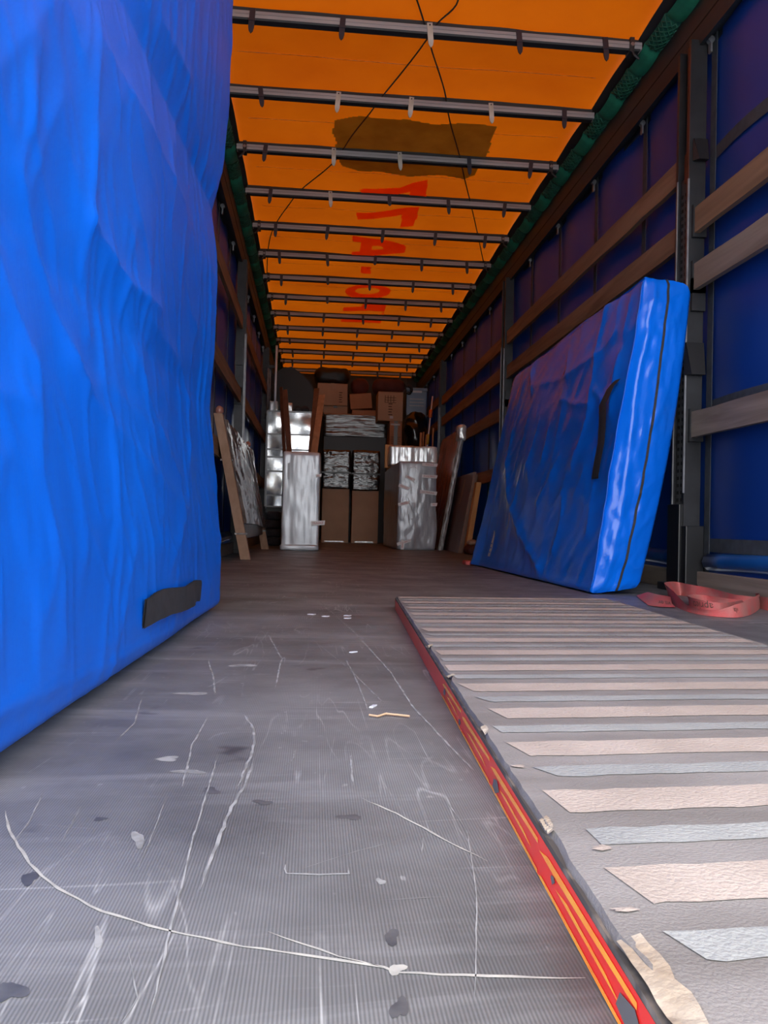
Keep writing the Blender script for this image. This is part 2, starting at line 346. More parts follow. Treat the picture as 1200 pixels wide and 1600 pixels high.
for i, (pix, w, st) in enumerate([
        ([(8, 1268), (15, 1300), (45, 1350), (90, 1390), (160, 1425), (260, 1455), (380, 1480), (500, 1497), (600, 1512), (620, 1520), (760, 1527), (915, 1530)], .0026, 1),
        ([(418, 1457), (470, 1475), (530, 1495), (600, 1512)], .0022, 1),
        ([(565, 1248), (620, 1272), (690, 1310), (762, 1347)], .0026, 1),
        ([(340, 1180), (335, 1200), (303, 1305), (265, 1457), (233, 1597)], .0026, 0),
        ([(398, 1185), (385, 1222), (362, 1262), (342, 1310), (312, 1392)], .005, 0),
        ([(500, 940), (555, 990), (610, 1050), (645, 1105), (740, 1205)], .005, 0),
        ([(445, 1352), (447, 1366), (500, 1368), (545, 1366), (545, 1356)], .005, 0),
        ([(472, 1358), (560, 1330), (636, 1311)], .0016, 0),
        ([(690, 1240), (730, 1300), (745, 1400), (742, 1560)], .0018, 0),
        ([(325, 1032), (334, 1060), (336, 1085)], .006, 0),
        ([(380, 1115), (397, 1140), (396, 1172), (384, 1200), (372, 1230)], .006, 0),
        ([(325, 1120), (300, 1165), (285, 1230)], .004, 0),
        ([(446, 1198), (458, 1186), (462, 1172)], .007, 0),
        ([(285, 1053), (430, 1054)], .006, 0), ([(350, 961), (420, 960), (520, 961)], .008, 0), ([(385, 1123), (640, 1124)], .003, 0),
        ([(540, 1030), (560, 1070), (575, 1110)], .004, 0), ([(470, 985), (545, 1045), (600, 1100)], .003, 0),
        ([(15, 1325), (45, 1285), (70, 1235)], .0018, 0), ([(95, 1318), (128, 1258)], .0016, 0),
        ([(215, 1360), (240, 1300), (262, 1240)], .0014, 0), ([(180, 1160), (210, 1130), (222, 1090)], .003, 0),
        ([(418, 990), (440, 1030), (430, 1075)], .005, 0), ([(548, 1180), (552, 1230)], .005, 0), ([(660, 1310), (658, 1340)], .004, 0),
        ([(590, 1408), (660, 1404), (700, 1402)], .0018, 0), ([(200, 1485), (215, 1560), (190, 1599)], .0016, 0)]):
    ribbon(pix, w * (.9 if st else .6), M_scratchb if st else M_scratch, seed=i)
def blob(u, v, ru, rv, m, name, seed):
    c = on_z(u, v); rnd = random.Random(seed); a = on_z(u + ru, v) - c; b = on_z(u, v - rv) - c
    vs = [(c.x, c.y, .0004)]; n = 32
    for k in range(n):
        t = 2 * math.pi * k / n; s = .82 + .22 * math.sin(2 * t + seed) + .16 * math.sin(3 * t + seed * 2.3) + .12 * rnd.random(); q = c + a * math.cos(t) * s + b * math.sin(t) * s; vs.append((q.x, q.y, .0004))
    MB().add(vs, [(0, 1 + k, 1 + (k + 1) % n) for k in range(n)]).build(name, m, floor_o)
for i, q in enumerate([(46, 1373, 14, 11), (14, 1550, 28, 18), (547, 1277, 18, 5), (411, 1254, 16, 4), (330, 1236, 16, 5), (612, 1465, 14, 12), (157, 1280, 12, 3), (625, 1575, 14, 20)]):
    blob(*q, M_stain, 'oil_stain', i)
for i, q in enumerate([(295, 1206, 26, 4), (216, 1312, 11, 13), (153, 1466, 8, 16), (262, 1186, 22, 4), (620, 1515, 15, 9), (380, 1040, 20, 3), (300, 1084, 25, 3), (595, 1378, 8, 5)]):
    blob(*q, M_scratchb if i == 4 else M_scratch, 'pale_scuff', 40 + i)

# headboard wall at the front of the trailer
wb_ = MB().box(-HW, HW, Y1 + .02, Y1 + .05, 0, 2.9)
for i in range(10):
    x = -HW + i * .251; wb_.box(x + .003, x + .248, Y1, Y1 + .04, 0, 2.9)
tag(wb_.build('wall_back', M_rail), kind='structure')

# ---- curtains with their webbing
SEG = [Y0, 3.50, 7.0, 10.5, Y1]
def curtain(side, name):
    n, mz = 340, 14
    P = []
    for i in range(n + 1):
        y = Y0 + (Y1 - Y0) * i / n
        col = []
        for j in range(mz + 1):
            z = .05 + (2.62 - .05) * j / mz
            off = .010 * math.sin((y - 3.40) / .75 * 2 * math.pi + .5) + .012 * nz3((y, z * .5, 0), .9, 3 + side)
            col.append((side * (HW + .008 + off), y, z))
        P.append(col)
    o = tag(MB().grid(P).build(name, M_curtain, None, True), kind='structure')
    def xs(y): return side * (HW + .003 + .010 * math.sin((y - 3.40) / .75 * 2 * math.pi + .5) - .008)
    y = 3.40 - 4 * .75
    while y < Y1 - .1:
        MB().box(min(xs(y), xs(y) - side * .003), max(xs(y), xs(y) - side * .003), y - .024, y + .024, .06, 2.6).build('webbing_strap', M_belt, o)
        y += .75
    for z in (.215, .84, 2.0):
        if side < 0: continue
        ys = np.linspace(Y0, 3.42, 40)
        MB().grid([[(xs(q) + side * .002, q, z - .03) for q in ys], [(xs(q) + side * .002, q, z + .03) for q in ys]]).build('webbing_belt', M_belt, o)
    # rolled hem along the bottom
    cuts = [Y0 + .02, 3.36, 3.62, 6.86, 7.12, 10.48, 10.75, Y1 - .05] if side > 0 else [Y0 + .02, 6.76, 7.02, 10.16, 10.42, Y1 - .05]
    for a, b in zip(cuts[::2], cuts[1::2]):
        pts = [(side * (HW - .006), q, .145 + .006 * math.sin(q * 5)) for q in np.linspace(a, b, 24)]
        MB().tube(pts, .038, 10).build('bottom_hem', M_hem, o, True)
    return o
curtain(1, 'wall_right'); curtain(-1, 'wall_left')

# ---- upper side rails with their curtain rollers
roll_me = MB().tube([(0, -.011, 0), (0, .011, 0)], .016, 10).mesh('roller', M_galv)
for k, (side, nm) in enumerate(((1, 'trim_1'), (-1, 'trim_2'))):
    prof = [(1.190, 2.565), (1.186, 2.60), (1.186, 2.73), (1.196, 2.745), (1.30, 2.745), (1.30, 2.53), (1.262, 2.53), (1.262, 2.56), (1.215, 2.56), (1.215, 2.525), (1.196, 2.525)]
    o = tag(MB().prism([(side * x, z) for x, z in prof], 'y', Y0, Y1).build(nm, M_rail), kind='structure')
    MB().box(min(side * 1.184, side * 1.1865), max(side * 1.184, side * 1.1865), Y0, Y1, 2.606, 2.612).build('groove', M_hole, o)
    y = 3.40 - 3 * .75
    while y < Y1 - .2:
        r = link('roller', roll_me, o); r.location = (side * 1.232, y, 2.53)
        MB().box(side * 1.232 - .004, side * 1.232 + .004, y - .012, y + .012, 2.47, 2.53).build('roller_hook', M_galv, o)
        y += .75
    # bottom board of the side
    for a, b in zip(SEG[:-1], SEG[1:]):
        pass
    bo = MB(); bb = tag(MB().box(min(side * 1.205, side * 1.235), max(side * 1.205, side * 1.235), Y0, Y1, 0, .095, .004).build('baseboard_right' if side > 0 else 'baseboard_left', M_plank2), kind='structure')

# ---- side posts
def side_post(side, y, label, base):
    t = thing('side_post', label, 'post', (side * 1.2, y, 0), 'side posts of the trailer')
    s = side; def_x = lambda a, b: (min(s * a, s * b), max(s * a, s * b))
    
    part('channel', MB().box(*def_x(1.17, 1.236), y - .042, y + .042, 0, 1.93, .004), M_steel, t)
    part('flange', MB().box(*def_x(1.158, 1.236), y - .066, y - .045, 0, 2.55), M_steel, t)
    if base: part('primer_strip', MB().box(*def_x(1.155, 1.159), y - .066, y - .044, 1.4, 2.52), M_rust, t)
    part('flange', MB().box(*def_x(1.158, 1.236), y + .045, y + .066, 0, 2.55), M_steel, t)
    part('edge_strip', MB().box(*def_x(1.152, 1.158), y + .040, y + .047, .3, 1.93), M_galv, t)
    part('edge_strip', MB().box(*def_x(1.152, 1.160), y - .068, y - .060, .45, 1.90), M_galv, t)
    part('upper_tube', MB().box(*def_x(1.185, 1.236), y - .03, y + .03, 1.93, 2.56), M_black, t)
    part('latch', MB().box(*def_x(1.165, 1.19), y - .055, y + .0, 1.90, 2.04, .004), M_rust if base else M_steel, t)
    hole = MB().box(-.0015, .0015, -.007, .007, -.0075, .0075).mesh('slot', M_hole)
    if base:
        for z in np.arange(.42, 1.86, .034):
            for dy in (-.018, .018):
                h = link('slot', hole, t); h.location = (s * 1.1693 - t.location.x, dy, z)
        for z in (2.10, 2.16, 2.26):
            b_ = link('bolt', roll_me, t); b_.location = (s * 1.183 - t.location.x, 0, z); b_.scale = (.4, .3, .4); b_.rotation_euler = (0, 0, math.pi / 2)
        part('wing_bracket', MB().hexa([(s * 1.17, y - .075, 1.98), (s * 1.235, y - .075, 1.98), (s * 1.235, y - .10, 1.98), (s * 1.19, y - .10, 1.98)], [(s * 1.17, y - .075, 2.08), (s * 1.235, y - .075, 2.08), (s * 1.235, y - .085, 2.08), (s * 1.17, y - .085, 2.08)]), M_black, t)
        part('wing_bracket', MB().hexa([(s * 1.15, y - .07, .99), (s * 1.235, y - .07, .99), (s * 1.235, y - .10, .99), (s * 1.17, y - .10, .99)], [(s * 1.15, y - .07, 1.14), (s * 1.235, y - .07, 1.14), (s * 1.235, y - .08, 1.14), (s * 1.15, y - .08, 1.14)]), M_black, t)
    part('base_sleeve', MB().box(*def_x(1.14, 1.236), y - .06, y + .06, 0, .40, .004), M_black, t)
    part('base_sleeve', MB().box(*def_x(1.15, 1.236), y - .11, y - .06, 0, .30, .004), M_black, t)
    part('base_plate', MB().box(*def_x(1.11, 1.236), y - .12, y + .09, 0, .035, .004), M_black, t)
    for z, dy in ((1.95, .075), (1.68, .075), (1.70, -.075), (1.44, -.075), (.76, -.075), (1.36, .075), (.78, .075), (1.36, -.075)):
        part('plank_pocket', MB().box(*def_x(1.172, 1.236), y + dy - .012, y + dy + .012, z - .075, z + .075), M_steel, t)
    return t
side_post(1, 3.50, 'dark steel side post with slotted channel just behind the standing blue mattress bag', True)
side_post(1, 7.0, 'dark steel side post between the blue mattress bag and the leaning brown boards', False)
side_post(1, 10.62, 'dark steel side post nearest the black rubbish bag and pale blue box', False)
side_post(-1, 6.9, 'dark steel side post behind the film wrapped headboard', False)
side_post(-1, 10.3, 'dark steel side post beside the wrapped glass cabinet', False)

# ---- side planks slotted between the posts
def plank(side, a, b, z, label, m, hgt=.118, tilt=0):
    xa, xb = sorted((side * 1.178, side * 1.204))
    mb = MB(); n = 16; P = []
    rnd = random.Random(int(a * 10 + z * 100))
    top, bot = [], []
    for i in range(n + 1):
        y = a + (b - a) * i / n
        top.append((y, z + hgt / 2 + (rnd.random() - .5) * .006 + tilt * (i / n - .5))); bot.append((y, z - hgt / 2 + (rnd.random() - .5) * .008 + tilt * (i / n - .5)))
    mb.prism(bot + top[::-1], 'x', xa, xb)
    o = mb.build('side_plank', m); tag(o, label, 'plank', 'wooden side planks')
    return o
for z, w in ((1.70, 'upper'), (1.44, 'middle'), (.76, 'low')):
    plank(1, Y0 + .03, 3.435, z, {'upper': 'highest pale wooden side plank between the rear opening and the slotted post', 'middle': 'wooden side plank with a chipped lower edge, just above the mattress bag corner', 'low': 'grey weathered wooden side plank low on the curtain above the red strap'}[w], M_plank if w == 'upper' else M_plank2, .118)
for z, l in ((2.0, 'highest wooden side plank between the slotted post and the post beyond the mattress bag'), (1.68, 'wooden side plank directly above the top edge of the standing mattress bag'), (.78, 'low wooden side plank mostly hidden behind the standing mattress bag')):
    plank(1, 3.565, 6.935, z, l, M_plank)
for z, l in ((1.99, 'highest wooden side plank of the bay above the leaning film wrapped panel'), (1.70, 'second highest wooden side plank of the bay above the leaning film wrapped panel'), (1.33, 'wooden side plank that the film wrapped red panel leans against'), (.78, 'low wooden side plank behind the leaning brown boards')):
    plank(1, 7.065, 10.555, z, l, M_plank)
for z, l in ((2.04, 'higher wooden side plank in the last bay beside the pale blue box'), (1.70, 'lower wooden side plank in the last bay beside the pale blue box')):
    plank(1, 10.685, Y1 - .02, z, l, M_plank)
for z, l in ((2.0, 'higher wooden side plank on the wall above the wrapped headboard'), (1.36, 'wooden side plank just above the top of the wrapped headboard'), (.77, 'low wooden side plank behind the wrapped headboard')):
    plank(-1, 3.4, 6.835, z, l, M_plank)
for z, l in ((2.0, 'dark high wooden side plank in the bay beside the wrapped glass cabinet'), (1.36, 'middle wooden side plank between the headboard and the wrapped glass cabinet'), (.77, 'low wooden side plank between the headboard and the wrapped glass cabinet')):
    plank(-1, 6.965, 10.235, z, l, M_plank)

# ---- orange roof sheet, slightly sagging between the bows
BOW_Y0, BOW_D = 3.88, .688
bows = [BOW_Y0 + BOW_D * k for k in range(-5, 14)]
def roof_z(x, y):
    t = ((y - BOW_Y0) / BOW_D) % 1.0
    return ROOF_Z + .016 * math.sin(math.pi * t) + .008 * nz3((x, y, 0), 1.7, 2) + .004 * nz3((x, y, 0), 5, 4)
P = [[(-1.10 + 2.20 * i / 40, Y0 + (Y1 - Y0) * j / 320, roof_z(-1.10 + 2.20 * i / 40, Y0 + (Y1 - Y0) * j / 320)) for i in range(41)] for j in range(321)]
roof = tag(MB().grid(P).build('ceiling', M_roof, None, True), kind='structure')
for s in (-1, 1):
    MB().grid([[(s * 1.082, y, roof_z(s * 1.082, y) - .004) for y in np.linspace(Y0, Y1, 240)], [(s * 1.165, y, ROOF_Z - .025) for y in np.linspace(Y0, Y1, 240)],
               [(s * 1.26, y, ROOF_Z - .03) for y in np.linspace(Y0, Y1, 240)], [(s * 1.30, y, 2.74) for y in np.linspace(Y0, Y1, 240)]]).build('black_edging', M_edge, roof)
def inside(x, y, poly):
    c = False; j = len(poly) - 1
    for i in range(len(poly)):
        (xi, yi), (xj, yj) = poly[i], poly[j]
        if (yi > y) != (yj > y) and x < (xj - xi) * (y - yi) / (yj - yi) + xi: c = not c
        j = i
    return c
def roof_decal(pix, name, m, drop=.005, cell=.012, holes=()):
    """paint or cloth lying against the underside of the roof sheet, following its sag"""
    pl = [(q.x, q.y) for q in (on_z(u, v, ROOF_Z) for u, v in pix)]
    hl = [[(q.x, q.y) for q in (on_z(u, v, ROOF_Z) for u, v in h)] for h in holes]
    x0, x1 = min(p[0] for p in pl), max(p[0] for p in pl); y0, y1 = min(p[1] for p in pl), max(p[1] for p in pl)
    idx = {}; vs = []; fs = []
    def vid(i, j):
        if (i, j) not in idx:
            x, y = x0 + i * cell, y0 + j * cell; idx[(i, j)] = len(vs); vs.append((x, y, roof_z(x, y) - drop))
        return idx[(i, j)]
    for i in range(int((x1 - x0) / cell) + 1):
        for j in range(int((y1 - y0) / cell) + 1):
            cx, cy = x0 + (i + .5) * cell, y0 + (j + .5) * cell
            if inside(cx, cy, pl) and not any(inside(cx, cy, h) for h in hl): fs.append((vid(i, j), vid(i + 1, j), vid(i + 1, j + 1), vid(i, j + 1)))
    return MB().add(vs, fs).build(name, m, roof, True)
roof_decal([(524, 190), (560, 184), (590, 187), (640, 190), (680, 197), (720, 195), (776, 200), (768, 220), (764, 238), (752, 256), (742, 276), (725, 283), (690, 277), (640, 279), (600, 272), (560, 270), (535, 262), (522, 240), (526, 222), (519, 208)], 'sewn_patch', M_patch)
def zp(pts): return [(530 + x * .15, 280 + y * .15) for x, y in pts]
roof_decal(zp([(215, 100), (460, 105), (640, 95), (760, 55), (925, 30), (900, 200), (735, 195), (735, 135), (640, 150), (450, 175), (235, 165)]), 'painted_numeral_one', M_paint)
roof_decal(zp([(180, 365), (330, 365), (480, 345), (640, 310), (700, 300), (840, 295), (810, 400), (775, 490), (640, 500), (655, 375), (560, 400), (400, 420), (185, 430)]), 'painted_numeral_one', M_paint)
roof_decal(zp([(140, 595), (560, 663), (695, 710), (680, 775), (400, 790), (120, 800), (125, 755), (215, 752), (225, 668), (140, 660)]), 'painted_letter_a', M_paint, holes=[zp([(345, 700), (450, 712), (460, 738), (345, 740)])])
roof_decal(zp([(230, 920), (335, 920), (325, 990), (225, 985)]), 'painted_full_stop', M_paint)
ring_o = [(60 + 240 * (1 + math.cos(t)), 1175 + 70 * math.sin(t)) for t in np.linspace(0, 2 * math.pi, 21)[:-1]]
ring_i = [(165 + 130 * (1 + math.cos(t)), 1170 + 30 * math.sin(t)) for t in np.linspace(0, 2 * math.pi, 21)[:-1]]
roof_decal(zp(ring_o), 'painted_letter_o', M_paint, holes=[zp(ring_i)])
roof_decal(zp([(45, 1340), (230, 1335), (250, 1310), (490, 1315), (470, 1385), (300, 1375), (40, 1370)]), 'painted_letter_stroke', M_paint)
roof_decal(zp([(30, 1400), (440, 1410), (460, 1385), (470, 1425), (435, 1510), (250, 1505), (20, 1500), (20, 1465), (30, 1440)]), 'painted_letter_stroke', M_paint)

for k_ in range(9):
    ym = BOW_Y0 + BOW_D * (k_ - .45)
    xs_ = np.linspace(-1.0, 1.0, 60)
    MB().grid([[(x, ym + .012 * nz3((x, k_, 0), 1.5) - .003, roof_z(x, ym) - .003) for x in xs_], [(x, ym + .012 * nz3((x, k_, 0), 1.5) + .003, roof_z(x, ym) - .003) for x in xs_]]).build('fold_line', M_fold, roof)
# ---- roof bows
strap_shape = [(-.014, .030), (.014, .030), (.014, -.075), (.010, -.098), (0, -.112), (-.010, -.098), (-.014, -.075)]
def strap_mesh(name, m, L):
    pr = [(x, z if z > 0 else z * L) for x, z in strap_shape]
    return MB().prism(pr, 'y', -.030, -.0245).mesh(name, m)
SB, SW = strap_mesh('black_strap', M_rubber, .85), strap_mesh('white_strap', M_white, .85)
SBs = strap_mesh('short_strap', M_rubber, .5)
buck = MB().box(-.018, .018, -.034, -.024, -.032, -.022).mesh('buckle', M_rubber)
dot = MB().tube([(0, -.0335, .018), (0, -.0305, .018)], .004, 6).mesh('rivet', M_hole)
beam_me = MB().prism([(-.024, -.015), (-.024, .002), (-.020, .0035), (-.024, .005), (-.024, .020), (.024, .020), (.024, -.015)], 'x', -1.10, 1.10).mesh('beam', M_alu)
lip_me = MB().prism([(-.020, -.023), (-.025, -.015), (.024, -.015), (.020, -.023)], 'x', -1.09, 1.09).mesh('rubber_lip', M_lip)
bracket = MB().box(-.012, .012, -.034, .03, -.035, .04, .002).mesh('end_bracket', M_lip)
pin = MB().tube([(0, -.040, 0), (0, -.030, 0)], .010, 10).mesh('pin', M_galv)
hook = MB().tube([(0, -.03, -.03), (-.012, -.034, -.055), (-.035, -.036, -.075)], .006, 6).mesh('hook', M_lip)
SPEC = {0: 'bbwbb', 1: 'bwwwb', 2: 'bwwbb', 3: 'bwbbb'}
NAMES = {0: 'roof bow with one white strap in the middle, at the cords\' crossing', 1: 'roof bow with three white straps above the olive roof patch',
         2: 'roof bow crossing the olive roof patch with two white straps', 3: 'roof bow crossing the painted red numeral with one white strap',
         4: 'roof bow between the red painted numeral and the red letter A', 5: 'roof bow between the red painted letter A and the red dot',
         6: 'roof bow between the red painted dot and the red letter O', 7: 'roof bow between the red painted letter O and the barred letter beyond it', 8: 'roof bow crossing the last barred red painted letter'}
for k, y in enumerate(bows):
    i = k - 5
    t = thing('roof_bow', NAMES.get(i, 'grey aluminium roof bow with short dark hanging straps' if i > 3 else 'grey aluminium roof bow near the open rear of the trailer'), 'roof bow', (0, y, 2.77), 'roof bows under the orange sheet')
    link('beam', beam_me, t); link('rubber_lip', lip_me, t)
    rnd = random.Random(100 + k)
    sl = MB(); xs = np.linspace(-1.09, 1.09, 45)
    sl.grid([[(x, -.012, .019) for x in xs], [(x, -.014 - .003 * nz3((x, k, 0), 3), .029 + .002 * nz3((x, k, 5), 2)) for x in xs],
             [(x, -.018 - .012 * nz3((x, k, 0), 2.2), roof_z(x, y - .02) - 2.77 - .002) for x in xs]]).build('fabric_sleeve', M_edge, t)
    for s in (-1, 1):
        if k % 2 == 1 or i > 3:
            b = link('end_bracket', bracket, t); b.location = (s * 1.045, 0, 0)
            p_ = link('pin', pin, b); hk = link('hook', hook, b); hk.scale = (-s, 1, 1)
    spec = SPEC.get(i, 'bbbbb')
    for q, ch in enumerate(spec):
        x = (-.90, -.457, 0, .457, .90)[q] + (rnd.random() - .5) * .03
        if i > 4: x = (-.90, -.45, 0, .45, .86)[q] + (rnd.random() - .5) * .05
        me = SW if ch == 'w' else (SB if rnd.random() > .2 else SBs)
        st = link('strap', me, t); st.location = (x, 0, 0); st.rotation_euler = (0, (rnd.random() - .5) * .25, 0)
        if ch == 'w': link('rivet', dot, st)
        else: link('buckle', buck, st)

# ---- black cords under the roof
def cord(pix, sag=0):
    pts = []
    for (u, v) in pix: pts.append(on_z(u, v, ROOF_Z - .014))
    Q = []
    for i in range(len(pts) - 1):
        p0, p1, p2, p3 = pts[max(i - 1, 0)], pts[i], pts[i + 1], pts[min(i + 2, len(pts) - 1)]
        for t in np.linspace(0, 1, 7)[:-1]:
            Q.append(.5 * ((2 * p1) + (p2 - p0) * t + (2 * p0 - 5 * p1 + 4 * p2 - p3) * t * t + (3 * p1 - p0 - 3 * p2 + p3) * t ** 3))
    Q.append(pts[-1])
    MB().tube(Q, .0045, 6).build('elastic_cord', M_lip, roof, True)
cord([(700, -60), (716, 0), (684, 36), (668, 60), (640, 98), (598, 150), (577, 178), (550, 212), (520, 255), (470, 297), (450, 322), (432, 348), (422, 372), (418, 402), (417, 436)])
cord([(648, -10), (656, 14), (664, 40), (675, 80), (694, 140), (703, 190), (717, 240), (727, 284), (736, 320), (745, 360), (756, 412)])

# ---- green tarpaulin folds along both roof edges
def fold_mesh(net):
    P = []
    for j in range(9):
        t = j / 8; y = t * .229; r = (.010 if net else .022) * math.sin(math.pi * t) ** .35
        row = []
        for i in range(7):
            a = i / 6; x = 1.105 + .088 * a; z = 2.778 - .035 * a - .018 * math.sin(math.pi * a) - r
            row.append((x, y, z))
        P.append(row)
    mb = MB().grid(P)
    if net:
        for q in range(-3, 8):
            for sg in (1, -1):
                pts = []
                for i in range(7):
                    a = i / 6; t = q * .16 + (a * .5 if sg > 0 else .5 - a * .5)
                    if 0 <= t <= 1: pts.append((1.105 + .088 * a, t * .229, 2.773 - .035 * a - .018 * math.sin(math.pi * a) - .010 * math.sin(math.pi * t) ** .35))
                if len(pts) > 2: mb.tube(pts, .003, 4)
    return mb.mesh('net_fold' if net else 'plain_fold', M_greend if net else M_green, True)
FN, FP = fold_mesh(True), fold_mesh(False)
for s in (1, -1):
    t = thing('green_roof_flap', 'folded green netted tarpaulin strip along the roof edge above the ' + ('mattress bag side' if s > 0 else 'wrapped headboard side'), 'tarpaulin', (0, 0, 0))
    k = 0; y = Y0 + .05
    while y < Y1 - .2:
        o = link('fold', FN if k % 2 else FP, t); o.location = (0, y, 0); o.scale = (s, 1, 1)
        k += 1; y += .229

# ================================================================== BIG BLUE BAG ON THE LEFT
def left_bag():
    t = thing('wrapped_mattress_bag', 'tall crumpled blue tarpaulin bag with a black handle standing on the floor', 'bag', (-.98, 1.36, 0))
    ya, yb, H = .28, 2.43, 2.06
    ny, nzv = 230, 260
    rc = .07                                                       # corner radius
    # plan outline: front face (towards the aisle), far end, back, near end
    def xf(y): return -.845 + (y - .8) * (.05 / 1.63)
    xb = -1.165
    path = []
    for i in range(ny + 1):
        y = ya + rc + (yb - ya - 2 * rc) * i / ny; path.append((xf(y), y, 1, 0))
    for i in range(1, 9):
        a = math.pi / 2 * i / 9; path.append((xf(yb) - rc + rc * math.cos(a), yb - rc + rc * math.sin(a), math.cos(a), math.sin(a)))
    for i in range(0, 25):
        x = xf(yb) - rc + (xb + rc - xf(yb) + rc) * i / 24; path.append((x, yb, 0, 1))
    for i in range(1, 7):
        a = math.pi / 2 + math.pi / 2 * i / 7; path.append((xb + rc + rc * math.cos(a), yb - rc + rc * math.sin(a), math.cos(a), math.sin(a)))
    for i in range(0, 13): path.append((xb, yb - rc - (yb - ya - 2 * rc) * i / 12, -1, 0))
    for i in range(1, 7):
        a = math.pi + math.pi / 2 * i / 7; path.append((xb + rc + rc * math.cos(a), ya + rc + rc * math.sin(a), math.cos(a), math.sin(a)))
    for i in range(0, 13): path.append((xb + rc + (xf(ya) - rc - xb - rc) * i / 12, ya, 0, -1))
    for i in range(1, 9):
        a = 1.5 * math.pi + math.pi / 2 * i / 9; path.append((xf(ya) - rc + rc * math.cos(a), ya + rc + rc * math.sin(a), math.cos(a), math.sin(a)))
    pa = np.array(path); n = len(pa)
    Z = np.linspace(0, H, nzv + 1)
    Yg = np.repeat(pa[:, 1][:, None], nzv + 1, 1); Zg = np.repeat(Z[None, :], n, 0)
    D = np.zeros_like(Yg)
    prof_z = [0, .03, .08, .22, .45, .61, .8, .99, 1.12, 1.2, 1.27, 1.36, 1.48, 1.72, 1.9, 2.06]
    prof_d = [-.012, .004, .012, .006, -.022, -.042, -.036, -.034, -.046, -.058, -.040, -.024, -.012, -.002, .0, -.02]
    D += np.interp(Zg, prof_z, prof_d)
    def px(pts): return [(on_x(u, v, -.815).y, on_x(u, v, -.815).z) for u, v in pts]
    creases = [([(152, 71), (144, 195), (131, 270), (161, 476), (186, 600)], .013, .022), ([(86, 277), (94, 360), (129, 585)], .010, .018),
               ([(221, 30), (214, 124), (210, 244), (204, 337), (202, 525)], .014, .025), ([(225, 75), (277, 210), (312, 322)], .016, .03),
               ([(204, 345), (244, 442), (281, 484)], .026, .035), ([(247, 450), (259, 562)], .010, .02), ([(176, 161), (161, 217), (142, 300)], .008, .015),
               ([(34, 37), (86, 116), (77, 165)], .012, .03), ([(127, 560), (115, 730), (127, 900), (125, 1006)], .009, .018),
               ([(178, 560), (200, 636), (255, 730), (297, 798)], .016, .03), ([(217, 692), (208, 857), (187, 1053)], .009, .018),
               ([(255, 560), (268, 645), (293, 747)], .012, .022), ([(225, 615), (280, 690)], .008, .02), ([(0, 760), (76, 713)], .012, .03),
               ([(0, 590), (60, 610), (118, 630)], .010, .02), ([(270, 500), (310, 570), (318, 640)], .014, .03), ([(100, 120), (150, 40), (170, 0)], .01, .03),
               ([(270, 880), (300, 780), (312, 700)], .010, .03), ([(20, 480), (60, 420), (75, 380)], .008, .03), ([(290, 40), (318, 130), (322, 220)], .012, .03)]
    for pts, a, w in creases:
        q = px(pts); d = poly_dist(Yg, Zg, q)
        D += .5 * a * np.exp(-d / (w * .9))
    hem = px([(0, 1129), (183, 1040), (300, 960)]); D += .005 * np.exp(-poly_dist(Yg, Zg, hem) / .006)
    V = np.zeros((n, nzv + 1, 3))
    for i in range(n):
        x, y, nx, ny_ = pa[i]; front = max(0, nx) if nx > 0 else .35
        for j in range(nzv + 1):
            z = Z[j]; p = (x, y, z)
            w = .020 * nz3((x, y * .9, z * .55), 1.4, 1) + .005 * (abs(nz3((x, y * 1.6, z * .5), 2.6, 5)) - .25)
            r = nz3((x, y * 2.0 + .4 * nz3(p, 2, 9), z * .55), 3.6, 11); w += .0028 * (1 - min(1, abs(r) * 5))
            r = nz3((x, y * 2.4 + z * .8, z * 1.1), 5, 21); w += .0022 * (1 - min(1, abs(r) * 6))
            w += .0015 * nz3(p, 14, 31)
            d = (w - .012) * min(1, z / .10 + .25) + D[i, j] * (1 if nx > .05 or ny_ > .5 else .5)
            tuck = -.03 * max(0, 1 - z / .03) ** 2
            top = -.05 * max(0, 1 - (H - z) / .08) ** 2
            V[i, j] = (x + nx * (d + tuck + top), y + ny_ * (d * .6 + tuck + top), z)
    vs = V.reshape(-1, 3).tolist(); m_ = nzv + 1; fs = []
    for i in range(n):
        k = (i + 1) % n
        for j in range(nzv): fs.append((i * m_ + j, k * m_ + j, k * m_ + j + 1, i * m_ + j + 1))
    fs.append(tuple(i * m_ + nzv for i in range(n))); fs.append(tuple(i * m_ for i in range(n - 1, -1, -1)))
    vs = [(max(a, -1.172), b, c) for a, b, c in vs]
    part('tarpaulin_cover', MB().add(vs, fs), M_tarp, t, True)
    # handle: webbing sewn at both ends, standing slightly off the face
    fr = V[:ny + 1]
    def face_x(y, z):
        i = int(round((y - ya - rc) / (yb - ya - 2 * rc) * ny)); j = int(round(z / H * nzv)); return max(fr[max(0, min(ny, i - 2)):i + 3, j, 0])
    P0, P1 = on_x(243, 960, -.80), on_x(317, 925, -.80)
    ys = np.linspace(P0.y, P1.y, 34); rows = []
    for dz in (-.026, -.02, .02, .026):
        row = []
        for k, y in enumerate(ys):
            s_ = k / 33; z = P0.z + (P1.z - P0.z) * s_ + dz + .004 * math.sin(s_ * 9) + (.010 * math.sin(s_ * 3.1))
            row.append((face_x(y, max(0.02, z)) + .006 + .010 * math.sin(math.pi * s_) + .003 * math.sin(s_ * 14 + dz * 60), y, z))
        rows.append(row)
    h = MB().grid(rows); back = [[(x - .004, y, z) for x, y, z in r] for r in rows]; h.grid(back)
    part('handle', h, M_web, t, True)
    return t
left_bag()

